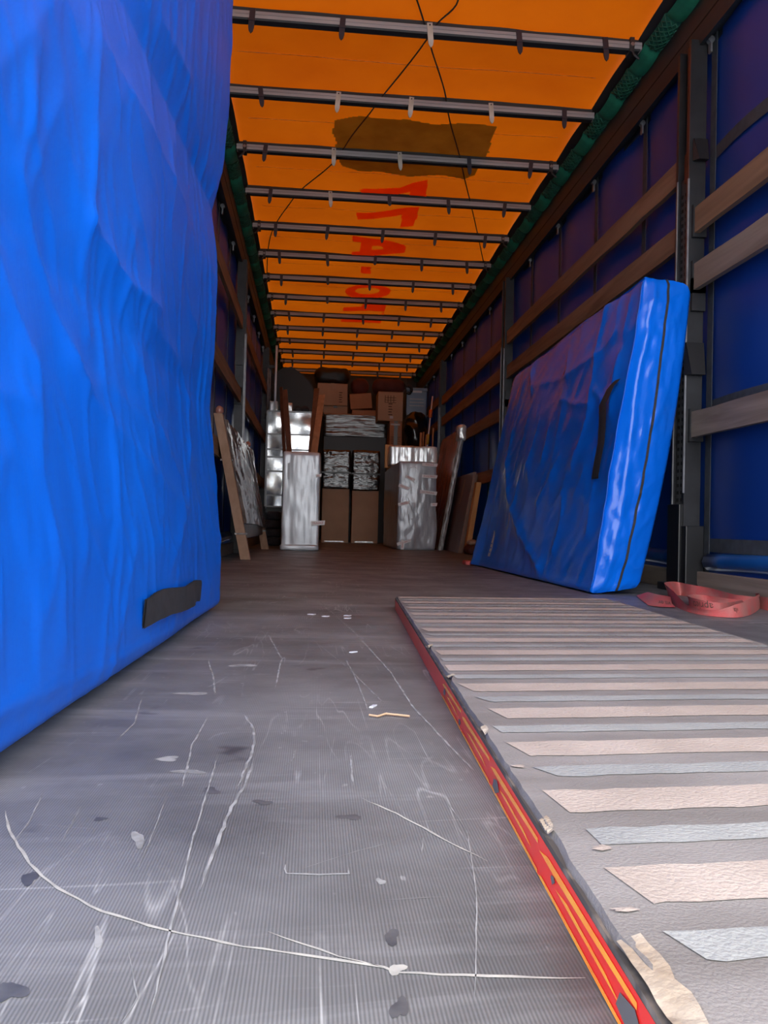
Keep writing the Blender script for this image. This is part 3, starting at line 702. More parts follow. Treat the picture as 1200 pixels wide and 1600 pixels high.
# ================================================================== STANDING BLUE MATTRESS BAG ON THE RIGHT
def mattress():
    t = thing('mattress_bag', 'glossy blue zipped mattress bag leaning on edge against the side planks', 'mattress bag', (.75, 4.3, 0))
    A, B_, C_, D_ = Vector((.635, 3.2, 0)), Vector((.600, 5.43, 0)), Vector((.838, 3.2, 1.36)), Vector((.868, 5.42, 1.36))
    T0, T1 = Vector((.226, .02, .03)), Vector((.232, .02, -.035))
    def base(s, h, q):           # s along, h up, q through the thickness
        p = A.lerp(B_, s).lerp(C_.lerp(D_, s), h)
        return p + T0.lerp(T1, h) * q
    # unrolled: front (q 0), top, back, bottom as rings over s; plus two ends
    ns = 150; ring = []
    nh, nq = 96, 22
    for i in range(nh): ring.append((i / nh, 0.0))
    for i in range(nq): ring.append((1.0, i / nq))
    for i in range(nh): ring.append((1 - i / nh, 1.0))
    for i in range(nq): ring.append((0.0, 1 - i / nq))
    def px(pts):
        out = []
        for u, v in pts:      # intersect with the tilted front face
            d = ray(u, v); nrm = (B_ - A).cross(C_ - A); k = (A - CAM).dot(nrm) / d.dot(nrm); p = CAM + d * k
            s = (p - A).dot(B_ - A) / (B_ - A).length_squared; hh = p.z / 1.36; out.append((s * 2.23, hh * 1.37))
        return out
    def z8(pts): return [(720 + x * .35, 400 + y * .35) for x, y in pts]
    cre = [([(640, 220), (600, 430), (580, 620)], .014, .05), ([(460, 430), (470, 540)], .012, .05), ([(340, 740), (310, 880), (285, 980)], .010, .04),
           ([(390, 770), (370, 900)], .008, .04), ([(440, 900), (390, 1010), (345, 1100)], .012, .04), ([(575, 680), (530, 850), (500, 930)], .014, .05),
           ([(550, 960), (505, 1070)], .008, .04), ([(455, 1095), (440, 1220), (410, 1310)], .014, .05), ([(590, 870), (590, 1000), (560, 1230)], .010, .05),
           ([(190, 880), (210, 1080), (270, 1240), (350, 1390)], .030, .07), ([(250, 560), (215, 740), (200, 900)], .018, .06), ([(110, 1230), (140, 1080)], .016, .06),
           ([(285, 490), (300, 610)], .02, .05), ([(745, 190), (720, 330)], .012, .05), ([(690, 230), (680, 330)], .01, .05), ([(300, 580), (440, 545), (620, 430)], .012, .05),
           ([(700, 440), (680, 560), (660, 700)], .018, .06), ([(440, 640), (500, 660), (580, 660)], .010, .03), ([(600, 600), (625, 650)], .014, .03)]
    cpx = [(px(z8(p)), a, w) for p, a, w in cre]
    R = len(ring); V = np.zeros((ns + 1, R, 3))
    sv = np.linspace(0, 1, ns + 1)
    Sg, Hg = np.meshgrid(sv * 2.23, np.array([r[0] for r in ring]) * 1.37, indexing='ij')
    D = np.zeros_like(Sg)
    for q, a, w in cpx: D += .8 * a * np.exp(-poly_dist(Sg, Hg, q) / (w * .55))
    def ew(s, k=.05): return min(1, s / k, (1 - s) / k)
    for i, s in enumerate(sv):
        for j, (h, q) in enumerate(ring):
            p = base(s, h, q)
            # rounded long edges
            e = min(h, 1 - h) * 1.37; eq = min(q, 1 - q) * .23; r = .03
            c = base(s, .5, .5)
            if e < r and eq < r:
                pull = (math.hypot(r - e, r - eq) - r)
                if pull > 0: p = p + ((base(s, .5, q) - p).normalized() + (base(s, h, .5) - p).normalized()) * pull * .7
            nrm = Vector((-1, 0, .13)) if q == 0 else Vector((1, 0, -.13)) if q == 1.0 else Vector((0, 0, 1)) if h == 1 else Vector((0, 0, -1))
            x = (s * 2.23, h * 1.37, q)
            w = .022 * nz3((x[0] * .9, x[1] * .7, q), 1.7, 41) + .006 * (1 - min(1, abs(nz3((x[0] * 1.5, x[1] * .6, q), 2.4, 43)) * 4))
            w += .004 * (1 - min(1, abs(nz3((x[0] * 1.2 + x[1] * .7, x[1], q), 3.6, 47)) * 4)) + .0015 * nz3(x, 12, 49)
            if q == 0 and h > 0: p = p + nrm * (w - .012 + D[i, j]) * min(1, h / .05 + .2) + Vector((-.018, 0, 0)) * math.sin(math.pi * h) * math.sin(math.pi * s)
            elif h == 1: p = p + Vector((0, 0, 1)) * (w * .5 - .018 * math.sin(math.pi * s) * math.sin(s * 9 + 1) * .5)
            elif q == 1.0: p = p + Vector((.03, 0, 0)) * math.sin(math.pi * h) * (1 - s) + Vector((.098, 0, 0)) * h * max(0, min(1, (s - .03) / .07)) * min(1, (1 - s) / .2)
            if s > .93: p.x += .03 * (s - .93) / .07 * (1 - h) * (-1 if q == 0 else 0)
            p.z = max(p.z, 0.002); p.x = min(p.x, 1.1565)
            V[i, j] = p
    vs = V.reshape(-1, 3).tolist(); fs = []
    for i in range(ns):
        for j in range(R): fs.append((i * R + j, (i + 1) * R + j, (i + 1) * R + (j + 1) % R, i * R + (j + 1) % R))
    mb = MB().add(vs, fs)
    # end panels: grids between front and back columns
    ends = {}
    for sidx, sg in ((0, -1), (ns, 1)):
        G = []
        for i in range(nh + 1):
            row = []
            jf = i if i < nh else nh                                   # front column index
            jb = nh + nq + (nh - i) if i > 0 else nh + nq + nh
            a = Vector(V[sidx, jf]); b = Vector(V[sidx, jb % R])
            for k in range(nq + 1):
                q = k / nq; h = i / nh
                p = a.lerp(b, q)
                if i == 0 and 0 < k < nq: p = Vector(V[sidx, (R - k) % R])
                if i == nh and 0 < k < nq: p = Vector(V[sidx, nh + k])
                bul = .030 * math.sin(math.pi * q) ** .7 * math.sin(math.pi * h) ** .35
                bul += .010 * nz3((q * .3, h * 1.4, sg), 4, 61) * math.sin(math.pi * q) + .020 * math.exp(-abs(q - .2 - .06 * math.sin(h * 7)) / .07) * math.sin(math.pi * h) ** .4
                bul += .009 * (1 - min(1, abs(nz3((q * .5 + h * .3, h * 1.2, sg), 6, 63)) * 3)) * math.sin(math.pi * q) ** .5 + .005 * (1 - min(1, abs(nz3((q * .8 - h * .5, h * 1.6, sg), 11, 67)) * 3.5)) * math.sin(math.pi * q) ** .5
                row.append(p + Vector((0, sg * bul, 0)))
            G.append(row)
        mb.grid([[tuple(p) for p in r] for r in G]); ends[sg] = G
    me_o = rel(mb, t)
    me = me_o.mesh('bag_cover', M_tarp2, True); bm = bmesh.new(); bm.from_mesh(me); bmesh.ops.remove_doubles(bm, verts=bm.verts[:], dist=.0008)
    bmesh.ops.recalc_face_normals(bm, faces=bm.faces[:]); bm.to_mesh(me); bm.free(); me.polygons.foreach_set('use_smooth', [True] * len(me.polygons))
    link('bag_cover', me, t)
    G = ends[-1]; L_, R_, L2, R2 = [], [], [], []
    for i in range(0, nh + 1):
        h = i / nh; kq = (.52 + .03 * math.sin(h * 5)) * nq; k0 = int(kq); f = kq - k0
        p = G[i][k0].lerp(G[i][k0 + 1], f); d = Vector((.0055, 0, 0))
        if i == nh: p = p + Vector((0, 0, .002))
        L_.append(tuple(p - d + Vector((0, -.003, 0)))); R_.append(tuple(p + d + Vector((0, -.003, 0))))
    part('zip', MB().grid([L_, R_]), M_web, t)
    # seam cord where the face turns to the end
    part('piping', MB().tube([G[i][0] + Vector((-.002, -.002, 0)) for i in range(2, nh - 1, 2)], .0035, 5), M_tarp, t, True)
    def facep(u, v, off=.02):
        (s, hh), = px([(u, v)]); s /= 2.23; h = hh / 1.37; i = int(round(max(0, min(1, s)) * ns)); j = int(round(max(0, min(.99, h)) * nh)); return Vector(V[i, j]) + Vector((-off, 0, 0))
    hp = [z8([q])[0] for q in [(705, 560), (685, 590), (662, 660), (655, 740), (645, 830), (630, 910), (612, 985), (605, 1000)]]
    hp = [facep(u, v, .012 + .02 * math.sin(math.pi * i / 7)) for i, (u, v) in enumerate(hp)]
    part('carry_handle', MB().grid([[tuple(p + Vector((0, -.042, 0))) for p in hp], [tuple(p + Vector((-.006, 0, 0))) for p in hp], [tuple(p + Vector((0, .042, 0))) for p in hp]]), M_web, t, True)
    lp = [facep(u, v, .016) for u, v in [(763, 869), (764, 862), (766, 855), (768, 847), (770, 840), (771, 833), (771, 829)]]
    ww = [.03, .032, .034, .03, .02, .014, .008]
    lb = part('printed_label', MB().grid([[tuple(p + Vector((0, -w, 0))) for p, w in zip(lp, ww)], [tuple(p + Vector((0, w, 0))) for p, w in zip(lp, ww)]]), M_print, t)
    for k in (1, 2, 3):
        p = lp[k]; rel_ = MB().box(p.x - .004, p.x - .002, p.y - .020, p.y + .016, p.z - .003, p.z + .003); part('print_bar', rel_, M_tarp2, t)
mattress()

# ================================================================== GRIP BOARD LYING ON THE FLOOR
def grip_board():
    t = thing('grip_board', 'thick anti-slip board with pale stripes and a red marked edge lying on the floor', 'board', (0, 1.4, 0))
    O = Vector((-.525 + .265, 2.51, 0)); ub = Vector((-.0457, -1, 0)); vb = Vector((1, .06, 0)); TH = .041
    Lb, Wb = 2.27, .725
    def P(a, b, z): return O + ub * a + vb * b + Vector((0, 0, z))
    n = 140; rnd = random.Random(5); top, bot = [], []
    edge = []
    for i in range(n + 1):
        a = Lb * i / n; e = .0015 * rnd.random()
        for c, w, dp in ((1.02, .03, .005), (1.32, .025, .008), (1.62, .04, .004), (1.94, .03, .004)):
            e += dp * max(0, 1 - abs(a - c) / w)
        if a > 2.08: e += .009 * min(1, (a - 2.08) / .05) * (.7 + .5 * rnd.random())
        edge.append(e)
    body = MB()
    body.hexa([P(0, .004, 0), P(0, Wb, 0), P(Lb, Wb, 0), P(Lb, .004, 0)], [P(0, .004, TH - .006), P(0, Wb, TH - .006), P(Lb, Wb, TH - .006), P(Lb, .004, TH - .006)])
    part('plywood_core', body, M_bedge, t)
    g = [[P(Lb * i / n, edge[i] + .006, TH - .0065) for i in range(n + 1)], [P(Lb * i / n, edge[i] + .008, TH) for i in range(n + 1)], [P(Lb * i / n, Wb - .001, TH) for i in range(n + 1)], [P(Lb * i / n, Wb - .001, TH - .0065) for i in range(n + 1)]]
    part('grip_surface', MB().grid([[tuple(p) for p in r] for r in g]), M_btop, t)
    # stripes
    k = 0; a = Lb - (Lb - 2.02) - .0
    ymid = .49
    while True:
        for typ, off, w in (('beige', 0, .052), ('grey', -.075, .030)):
            am = 2.51 - (ymid + off)
            if not (.03 < am < Lb - .03): continue
            w2 = w / 2; b0 = .020 + .016 * rnd.random() if am > 1.45 else .010 + .006 * rnd.random()
            pl = []
            m_ = 30
            up = [(am - w2 + (rnd.random() - .5) * .004, b0 + (Wb - .012 - b0) * q / m_) for q in range(m_ + 1)]
            dn = [(am + w2 + (rnd.random() - .5) * .004, b0 + (Wb - .012 - b0) * q / m_ + (.02 * rnd.random() if q == 0 else 0)) for q in range(m_ + 1)]
            z = TH + .0008
            part('grip_stripe', MB().grid([[tuple(P(a_, b_, z)) for a_, b_ in up], [tuple(P(a_, b_, z)) for a_, b_ in dn]]), M_beige if typ == 'beige' else M_greyst, t)
        ymid += .1525
        if ymid > 2.6: break
    # red marking tape on the long edge, with orange reflective bars
    def side(a, zz, out=.0): return O + ub * a + vb * (.004 - out) + Vector((0, 0, zz))
    def strip(name, poly, m, out): part(name, MB().add([tuple(side(a, z, out)) for a, z in poly], [tuple(range(len(poly)))]), m, t)
    strip('red_tape', [(0, .0005), (Lb, .0005), (Lb, TH - .0085), (0, TH - .0085)], M_rtape, .0006)
    strip('dark_edge_strip', [(0, TH - .0085), (Lb, TH - .0085), (Lb, TH - .004), (0, TH - .004)], M_bedge, .0004)  # dark plywood edge showing between the tape and the grip top
    a = 1.28; q = 0
    while a < Lb - .02:
        e = min(a + .21, Lb)
        strip('reflective_bar', [(a + .004, .021), (a + .03, .0265), (e, .0285), (e, .0245), (a + .05, .0205)], M_otape, .0011)
        strip('reflective_bar', [(a, .001), (a + .012, .0045), (e, .0045), (e, .001)], M_otape, .0011)
        strip('reflective_bar', [(a + .05, .013), (a + .08, .0165), (e - .05, .0155), (e - .02, .012)], M_otape, .0010)
        a += .21; q += 1
    for a, z, l, h in ((1.30, .012, .03, .009), (1.47, .008, .02, .007), (1.72, .006, .035, .013), (1.95, .016, .012, .004), (2.09, .010, .04, .014), (2.15, .006, .03, .008)):
        strip('torn_spot', [(a, z), (a + l * .4, z - .003), (a + l, z + h * .4), (a + l * .7, z + h), (a + l * .15, z + h * .7)], M_torn, .0014)
    # splintered plywood at the near corner and chips along the edge
    for a0, l, w, sd in ((2.08, .18, .014, 3), (1.31, .02, .008, 4), (1.01, .025, .007, 5), (1.62, .03, .003, 6), (1.9, .03, .003, 7)):
        rr = random.Random(sd); m_ = 16
        lo = [tuple(P(a0 + l * i / m_, .006 + edge[min(n, int((a0 + l * i / m_) / Lb * n))] * .1, TH - .003 + .003 * rr.random())) for i in range(m_ + 1)]
        hi = [tuple(P(a0 + l * i / m_, .010 + w * (.8 + .35 * rr.random()) * math.sin(math.pi * min(1, .15 + i / m_)) ** .5, TH + .0015)) for i in range(m_ + 1)]
        part('splintered_wood', MB().grid([lo, hi]), M_ply, t)
    for sd, (u, v, r) in enumerate(((940, 1327, 9), (812, 1199, 6), (975, 1425, 10))):
        c = on_z(u, v, TH); rr = random.Random(sd + 50)
        part('pale_scuff', MB().add([(c.x, c.y, TH + .0016)] + [(c.x + math.cos(w) * .007 * (.5 + rr.random()), c.y + math.sin(w) * .004 * (.5 + rr.random()), TH + .0014) for w in np.linspace(0, 2 * math.pi, 11)[:-1]], [(0, 1 + k, 1 + (k + 1) % 10) for k in range(10)]), M_beige, t)
grip_board()

# ================================================================== RED STRAP ON THE FLOOR
def cat(pts, n=8, closed=False):
    Q = []; N_ = len(pts)
    for i in range(N_ if closed else N_ - 1):
        g = (lambda k: pts[k % N_]) if closed else (lambda k: pts[max(0, min(N_ - 1, k))])
        p0, p1, p2, p3 = g(i - 1), g(i), g(i + 1), g(i + 2)
        for t in np.linspace(0, 1, n + 1)[:-1]:
            Q.append(.5 * ((2 * p1) + (p2 - p0) * t + (2 * p0 - 5 * p1 + 4 * p2 - p3) * t * t + (3 * p1 - p0 - 3 * p2 + p3) * t ** 3))
    if not closed: Q.append(pts[-1])
    return Q
def red_strap():
    t = thing('ratchet_strap', 'dirty red lashing strap lying in a loose loop by the side board', 'strap', (.85, 2.7, 0))
    def band(pix, hts, lean, name, m=M_rstrap):
        base = cat([on_z(u, v) for u, v in pix]); k = len(base)
        hh = np.interp(np.linspace(0, 1, k), np.linspace(0, 1, len(hts)), hts); ll = np.interp(np.linspace(0, 1, k), np.linspace(0, 1, len(lean)), lean)
        rows = [[], [], [], []]; rows2 = []
        for i, p in enumerate(base):
            for r, f in enumerate((0, .33, .67, 1)): rows[r].append((p.x + .004 * math.sin(f * 3.14), p.y + ll[i] * f, max(.0015, .002 + hh[i] * f)))
        part(name, MB().grid(rows), m, t, True)
        return base, hh, ll
    # main loop: front run, turn, back run
    band([(1047, 944), (1058, 950), (1075, 957), (1098, 962), (1125, 965), (1151, 966), (1172, 962), (1186, 953), (1188, 947), (1180, 944)], [.072, .055, .022, .018, .022, .040, .050, .050, .045, .04], [.05, .03, .006, .005, .006, .012, .014, .01, .01, .0], 'webbing')
    band([(1180, 946), (1150, 944), (1113, 938), (1080, 934), (1062, 931), (1050, 934), (1045, 940), (1047, 945)], [.03, .034, .046, .052, .055, .062, .068, .072], [.0, .01, .02, .02, .02, .03, .04, .05], 'webbing')
    b, hh, ll = band([(1158, 948), (1130, 946), (1100, 943), (1083, 944), (1076, 949), (1078, 954), (1090, 957.5), (1110, 960), (1135, 960), (1160, 952)], [.022, .026, .030, .034, .040, .046, .044, .040, .036, .03], [.0, .0, .0, .01, .01, .012, .01, .01, .01, .0], 'webbing')
    band([(1186, 951), (1200, 955), (1225, 958), (1260, 962)], [.042, .046, .046, .04], [.01, .01, .01, .01], 'webbing')
    # flat end lying towards the mattress bag
    fl = [[on_z(995, 932), on_z(1013, 946, .002), on_z(1030, 948, .004), on_z(1056, 949, .004)], [on_z(995, 931, .004), on_z(1012, 936, .012), on_z(1030, 940, .014), on_z(1050, 943, .012)], [on_z(996, 930, .006), on_z(1012, 925, .030), on_z(1028, 929, .032), on_z(1048, 932, .03)]]
    part('webbing_end', MB().grid([[tuple(p) for p in r] for r in fl]), M_rstrap, t, True)
    # worn pale dirt on the inner loop and the printed words
    def put_text(txt, size, path, z0, m, s0, flip=True, out=.0035):
        vs, fs = text_shape(txt, size)
        d = [0]
        for a, c in zip(path[:-1], path[1:]): d.append(d[-1] + (c - a).length)
        px_ = [p.x for p in path]; py_ = [p.y for p in path]; r = []
        for v in vs:
            x = -v.x if flip else v.x; y = -v.y if flip else v.y
            s = s0 + x; X = np.interp(s, d, px_); Yy = np.interp(s, d, py_); r.append((X, Yy - out + (z0 + y) * .27, z0 + y))
        part('printed_word', MB().add(r, fs), m, t)
    front = cat([on_z(1078, 954), on_z(1090, 957.5), on_z(1110, 960), on_z(1135, 960)])
    put_text('aprieta', .034, front, .027, M_ink, .085)
    front2 = cat([on_z(1125, 965), on_z(1151, 966), on_z(1172, 962)])
    put_text('vla', .022, front2, .026, M_ink, .055)
    e0, e1 = on_z(1008, 939, .012), on_z(1050, 944, .012)
    put_text('vla dir', .022, [e0, e1], .0135, M_ink, .085, True, .006)
red_strap()

# ================================================================== FURNITURE AND CARTONS DEEPER IN
def rect(u0, v0, u1, v1, y):
    a = on_y(u0, (v0 + v1) / 2, y); b = on_y(u1, (v0 + v1) / 2, y); c = on_y((u0 + u1) / 2, v0, y); d = on_y((u0 + u1) / 2, v1, y)
    return a.x, b.x, d.z, c.z
def tape_strip(t, x, y, z, w, h, rot, txt, ts=.026, m=M_wtape):
    """white tape with red words lying on a face that looks to -Y"""
    cr, sr = math.cos(rot), math.sin(rot)
    def T(a, b, o): return (x + a * cr - b * sr, y - o, z + a * sr + b * cr)
    tp = part('fragile_tape', MB().add([T(-w / 2, -h / 2, .002), T(w / 2, -h / 2, .002), T(w / 2 + .008, h / 2, .002), T(-w / 2, h / 2, .002)], [(0, 1, 2, 3)]), m, t)
    vs, fs = text_shape(txt, ts); mb = MB().add([T(v.x, v.y, .004) for v in vs], fs)
    part('fragile_lettering', mb, M_redink, t)

# --- wrapped headboard leaning on the left wall
def headboard():
    a0, a1 = on_z(378, 874), on_z(410, 858)
    Yn, Yf = a0.y, a1.y
    t = thing('bed_headboard', 'wooden headboard wrapped in clear film leaning on the planks beyond the tall blue bag', 'headboard', (a0.x, (Yn + Yf) / 2, 0))
    xb, xt, H = -1.005, -1.175, .98; sh = -.45
    def L(z): return xb + (xt - xb) * z / H
    for y in (Yn, Yf):
        lg = MB(); lg.hexa([(L(0) - .035, y - .035, 0), (L(0) + .035, y - .035, 0), (L(0) + .035, y + .035, 0), (L(0) - .035, y + .035, 0)], [(L(H) - .022, y + sh - .045, H), (L(H) + .034, y + sh - .045, H), (L(H) + .034, y + sh + .045, H), (L(H) - .022, y + sh + .045, H)])
        part('leg', lg, M_leg, t)
        kn = MB(); kn.tube([(L(H) + .012, y + sh, H), (L(H) + .010, y + sh, H + .015), (L(H) + .008, y + sh, H + .04), (L(H) + .006, y + sh, H + .055)], [.018, .03, .026, .008], 10)
        part('knob', kn, M_redfilm, t, True)
        for z in (.18, .68):
            y_ = y; y = y_ + sh * z / H
            part('binding', MB().hexa([(L(z) - .04, y - .042, z), (L(z) + .04, y - .042, z), (L(z) + .04, y + .042, z), (L(z) - .04, y + .042, z)], [(L(z) - .04, y - .042, z + .012), (L(z) + .04, y - .042, z + .012), (L(z) + .04, y + .042, z + .012), (L(z) - .04, y + .042, z + .012)]), M_clear, t); y = y_
    n, m_ = 60, 30; G = []
    for i in range(n + 1):
        y = Yn + .02 + (Yf - Yn - .04) * i / n; r = []
        for j in range(m_ + 1):
            z = .26 + (.95 - .26) * j / m_ - (.05 * (i / n) ** 2 if j < 3 else 0)
            w = .012 * nz3((y, z, 0), 3, 71) + .014 * (1 - min(1, abs(nz3((y * .6, z * 1.8 + y * .7, 0), 5, 73)) * 3))
            r.append((L(z) + .040 + w, y + sh * z / H, z))
        G.append(r)
    pn = MB().grid(G); bk = [[(max(-1.156, L(z) - .02), y, z) for x, y, z in r] for r in G]; pn.grid(bk)
    for A, B in ((G[0], bk[0]), (G[-1], bk[-1]), ([r[0] for r in G], [r[0] for r in bk]), ([r[-1] for r in G], [r[-1] for r in bk])): pn.grid([A, B])
    part('film_wrapped_panel', pn, M_clear, t, True)
    rl = MB().bar((L(.2), Yn - .05, .2), (L(.2), Yf - .05, .2), .03, .10); part('lower_rail', rl, M_dwood, t)
    return t
headboard()

# --- silver wrapped appliance standing in the aisle
def appliance():
    y = 7.75; x0, x1, z0, z1 = rect(441, 706, 499, 860, y)
    t = thing('wrapped_small_fridge', 'tall narrow box wrapped in silver film with a fragile label, standing upright', 'wrapped box', ((x0 + x1) / 2, y + .22, 0))
    mb = soft_box(x0, x1, y, y + .32, 0, z1, 26, .025, .007, 4, 81, .006, (2.2, 2.2, .5)); part('film_wrap', mb, M_film2, t, True)
    part('bottom_fold', soft_box(x0 - .012, x1 + .004, y - .014, y + .26, 0, .06, 8, .02, .004, 8, 85), M_film2, t, True)
    part('white_sticker', MB().box(x0 + .045, x0 + .07, y - .016, y - .012, .70, .86), M_print, t)
    tape_strip(t, x1 - .01, y - .016, .275, .13, .045, .08, 'FRAGILE', .028)
    tape_strip(t, x1 - .015, y - .016, .745, .05, .03, .1, 'FR', .02)
    return t
appliance()

# --- planks standing behind it
def leaning_board(name, label, bu, tu, tv, y, w, th, m, group, dy=.0):
    """board whose foot stands on the floor: bu = picture column where it leaves the box top, tu,tv = its top"""
    top = on_y(tu, tv, y + dy); mid = on_y(bu, 705, y); k = mid.z / (mid.z - top.z) if abs(mid.z - top.z) > 1e-6 else 0
    ft = mid + (mid - top) * (mid.z / (top.z - mid.z)); ft.z = 0
    mb = MB().hexa([(ft.x - w / 2, ft.y, 0), (ft.x + w / 2, ft.y, 0), (ft.x + w / 2, ft.y + th, 0), (ft.x - w / 2, ft.y + th, 0)], [(top.x - w / 2, top.y, top.z - .01), (top.x + w / 2, top.y, top.z), (top.x + w / 2, top.y + th, top.z), (top.x - w / 2, top.y + th, top.z - .01)])
    return tag(mb.build(name, m), label, 'board', group)
leaning_board('standing_board', 'darkest narrow board standing behind the silver wrapped box', 444, 439, 604, 9.10, .038, .128, M_dwood, 'boards behind the silver wrapped box', .6)
leaning_board('standing_board', 'dark red board standing behind the silver wrapped box, beside the darkest one', 452, 445, 608, 9.11, .058, .104, M_lam, 'boards behind the silver wrapped box', .6)
leaning_board('standing_board', 'narrow brown board standing behind the silver wrapped box beside the pale planed one', 486, 495, 606, 9.12, .066, .113, M_lam, 'boards behind the silver wrapped box', .6)
leaning_board('standing_board', 'pale planed timber standing at a slant behind the silver wrapped box', 491, 503, 616, 8.975, .076, .10, M_wood, 'boards behind the silver wrapped box', .6)

# --- glass cabinet wrapped in film, on a dark base
def glass_cabinet():
    y = 9.6; x0, x1, z0, z1 = rect(416, 643, 486, 792, y); x0 = max(x0, -1.13)
    t = thing('display_cabinet', 'reflective glass display cabinet wrapped in film behind the standing boards', 'cabinet', ((x0 + x1) / 2, y + .2, 0))
    part('plinth', MB().box(x0 + .01, x1, y + .1, y + .44, 0, z0), M_black, t)
    part('carcass', MB().box(x0, x1, y + .03, y + .45, z0, z1, .004), M_frame, t)
    xs = [x0, (x0 + x1) / 2 - .02, x1]; zs = [z0 + (z1 - z0) * q for q in (0, .12, .37, .52, .60, .76, 1)]
    for i in range(2):
        for j in range(6):
            G = []
            for a in range(9):
                r = []
                for b in range(9):
                    X = xs[i] + .012 + (xs[i + 1] - xs[i] - .024) * a / 8; Zq = zs[j] + .01 + (zs[j + 1] - zs[j] - .02) * b / 8
                    r.append((X, y + .012 + .006 * nz3((X, Zq, 0), 6, 90 + i), Zq))
                G.append(r)
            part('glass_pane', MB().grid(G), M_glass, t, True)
    for x in xs: part('upright', MB().box(x - .010, x + .010, y - .002, y + .03, z0, z1), M_frame, t)
    for z in zs: part('shelf_edge', MB().box(x0, x1, y - .001, y + .028, z - .008, z + .008), M_frame, t)
    return t, x0, x1, z1
gc, gx0, gx1, gz1 = glass_cabinet()
def small(name, label, catg, mb, m, group=None, smooth=False): return tag(mb.build(name, m, None, smooth), label, catg, group)
a_ = rect(421, 629, 434, 643, 9.645); small('wrapped_parcel', 'small bright film wrapped parcel on top of the glass cabinet beside the pole', 'parcel', soft_box(a_[0], a_[1], 9.645, 9.84, gz1, gz1 + .13, 8, .01, .004, 8, 95), M_film3, smooth=True)
a_ = rect(446, 628, 457, 643, 9.73); small('wrapped_parcel', 'small bright film wrapped parcel on the cabinet beside the dark board', 'parcel', soft_box(a_[0], a_[1], 9.73, 9.92, gz1, gz1 + .13, 8, .01, .004, 8, 96), M_film3, smooth=True)
p_ = on_y(432, 540, 9.615); small('chrome_pole', 'thin pale metal pole standing upright on the glass cabinet top', 'pole', MB().tube([(p_.x, 9.615, gz1), (p_.x + .003, 9.615, p_.z)], .014, 10), M_chrome, smooth=True)
def bed_rails():
    y = 9.88; t = thing('metal_bed_frame', 'dark metal frame of upright bars lying on top of the glass cabinet', 'bed frame', (-1.0, y, gz1))
    for k, u in enumerate((418, 421, 425, 429)):
        b = on_y(u, 628, y); part('bar', MB().tube([(b.x, y + .02 * k, gz1 + .0), (b.x - .004, y + .02 * k, on_y(u, 575 + 4 * k, y).z)], .012, 8), M_galv if k in (0, 1) else M_steel, t)
    a, b = on_y(416, 572, y), on_y(433, 574, y); part('top_rail', MB().bar((a.x, y + .03, a.z), (b.x, y + .03, b.z + .01), .05, .035), M_steel, t)
    part('bottom_rail', MB().bar((a.x, y + .03, gz1 + .02), (b.x, y + .03, gz1 + .02), .05, .035), M_steel, t)
bed_rails()
for k, (v0, v1, du) in enumerate(((838, 851, 0), (824, 837, 2), (811, 823, -1), (799, 809, 3))):
    a_ = rect(414 + du, v0, 440, v1, 9.35); z_ = .10 * k
    small('folded_blanket', ('bottom', 'second', 'third', 'topmost')[k] + ' folded dark blanket of the pile in front of the glass cabinet base', 'blanket', soft_box(max(-1.13, a_[0]), a_[1], 9.2, 9.58, z_, z_ + .101, 10, .04, .004, 6, 100 + k), M_blanket, 'folded blankets on the floor', True)

# --- black wrapped mass behind, up to the roof
a_ = on_y(440, 576, 11.6); b_ = on_y(456, 573, 11.6); c_ = on_y(489, 601, 11.6); d_ = on_y(492, 645, 11.6)
mb = MB().prism([(a_.x - .15, 0), (d_.x, 0), (d_.x, d_.z), (c_.x, c_.z - .03), ((b_.x + c_.x) / 2, (b_.z + c_.z) / 2 + .02), (b_.x, b_.z), (a_.x, a_.z), (a_.x - .15, a_.z - .12)], 'y', 11.6, 13.2)
small('wrapped_sofa', 'large black wrapped sofa standing on end behind the glass cabinet', 'sofa', mb, M_bagm)
for k, (u0, v0, u1, v1) in enumerate(((459, 634, 469, 644), (471, 630, 482, 643))):
    r = rect(u0, v0, u1, v1, 9.7); small('shoe_bundle', 'small dark bundle on the glass cabinet top, ' + ('next to the bright parcel' if k == 0 else 'next to the brown standing board'), 'bundle', soft_box(r[0], r[1], 9.7, 9.95, gz1, gz1 + .09, 8, .04, .01, 9, 110 + k), M_blanket, smooth=True)

# --- two tall cartons with black film round their upper halves
def tall_carton(u0, u1, label, vt, vb, vsplit, y, seed):
    x0, x1, _, z1 = rect(u0, vt, u1, vb, y); zs = on_y((u0 + u1) / 2, vsplit, y).z
    t = thing('tall_carton', label, 'carton', ((x0 + x1) / 2, y + .2, 0), 'tall cartons')
    part('carton_body', MB().box(x0 + .012, x1 - .012, y + .006, y + .42, 0.0, z1 - .02, .006), M_card, t)
    part('film_sleeve', soft_box(x0 + .006, x1 - .006, y - .004, y + .43, zs, z1, 22, .02, .008, 5, seed, .004, (1, 1, 2.5)), M_bfilm, t, True)
    part('binding_tape', MB().box(x0 - .004, x1 + .004, y - .016, y + .2, zs + (z1 - zs) * .40, zs + (z1 - zs) * .44), M_black, t)
    part('bottom_tape', MB().box(x0 + .06, x1 - .08, y - .001, y + .006, .012, .028), M_film3, t)
    return t
tall_carton(502, 547, 'tall brown carton with black film top, next to the silver wrapped box', 703, 848, 764, 11.3, 121)
tall_carton(549, 593, 'tall brown carton with black film top, next to the grey fragile item', 704, 847, 767, 11.3, 122)

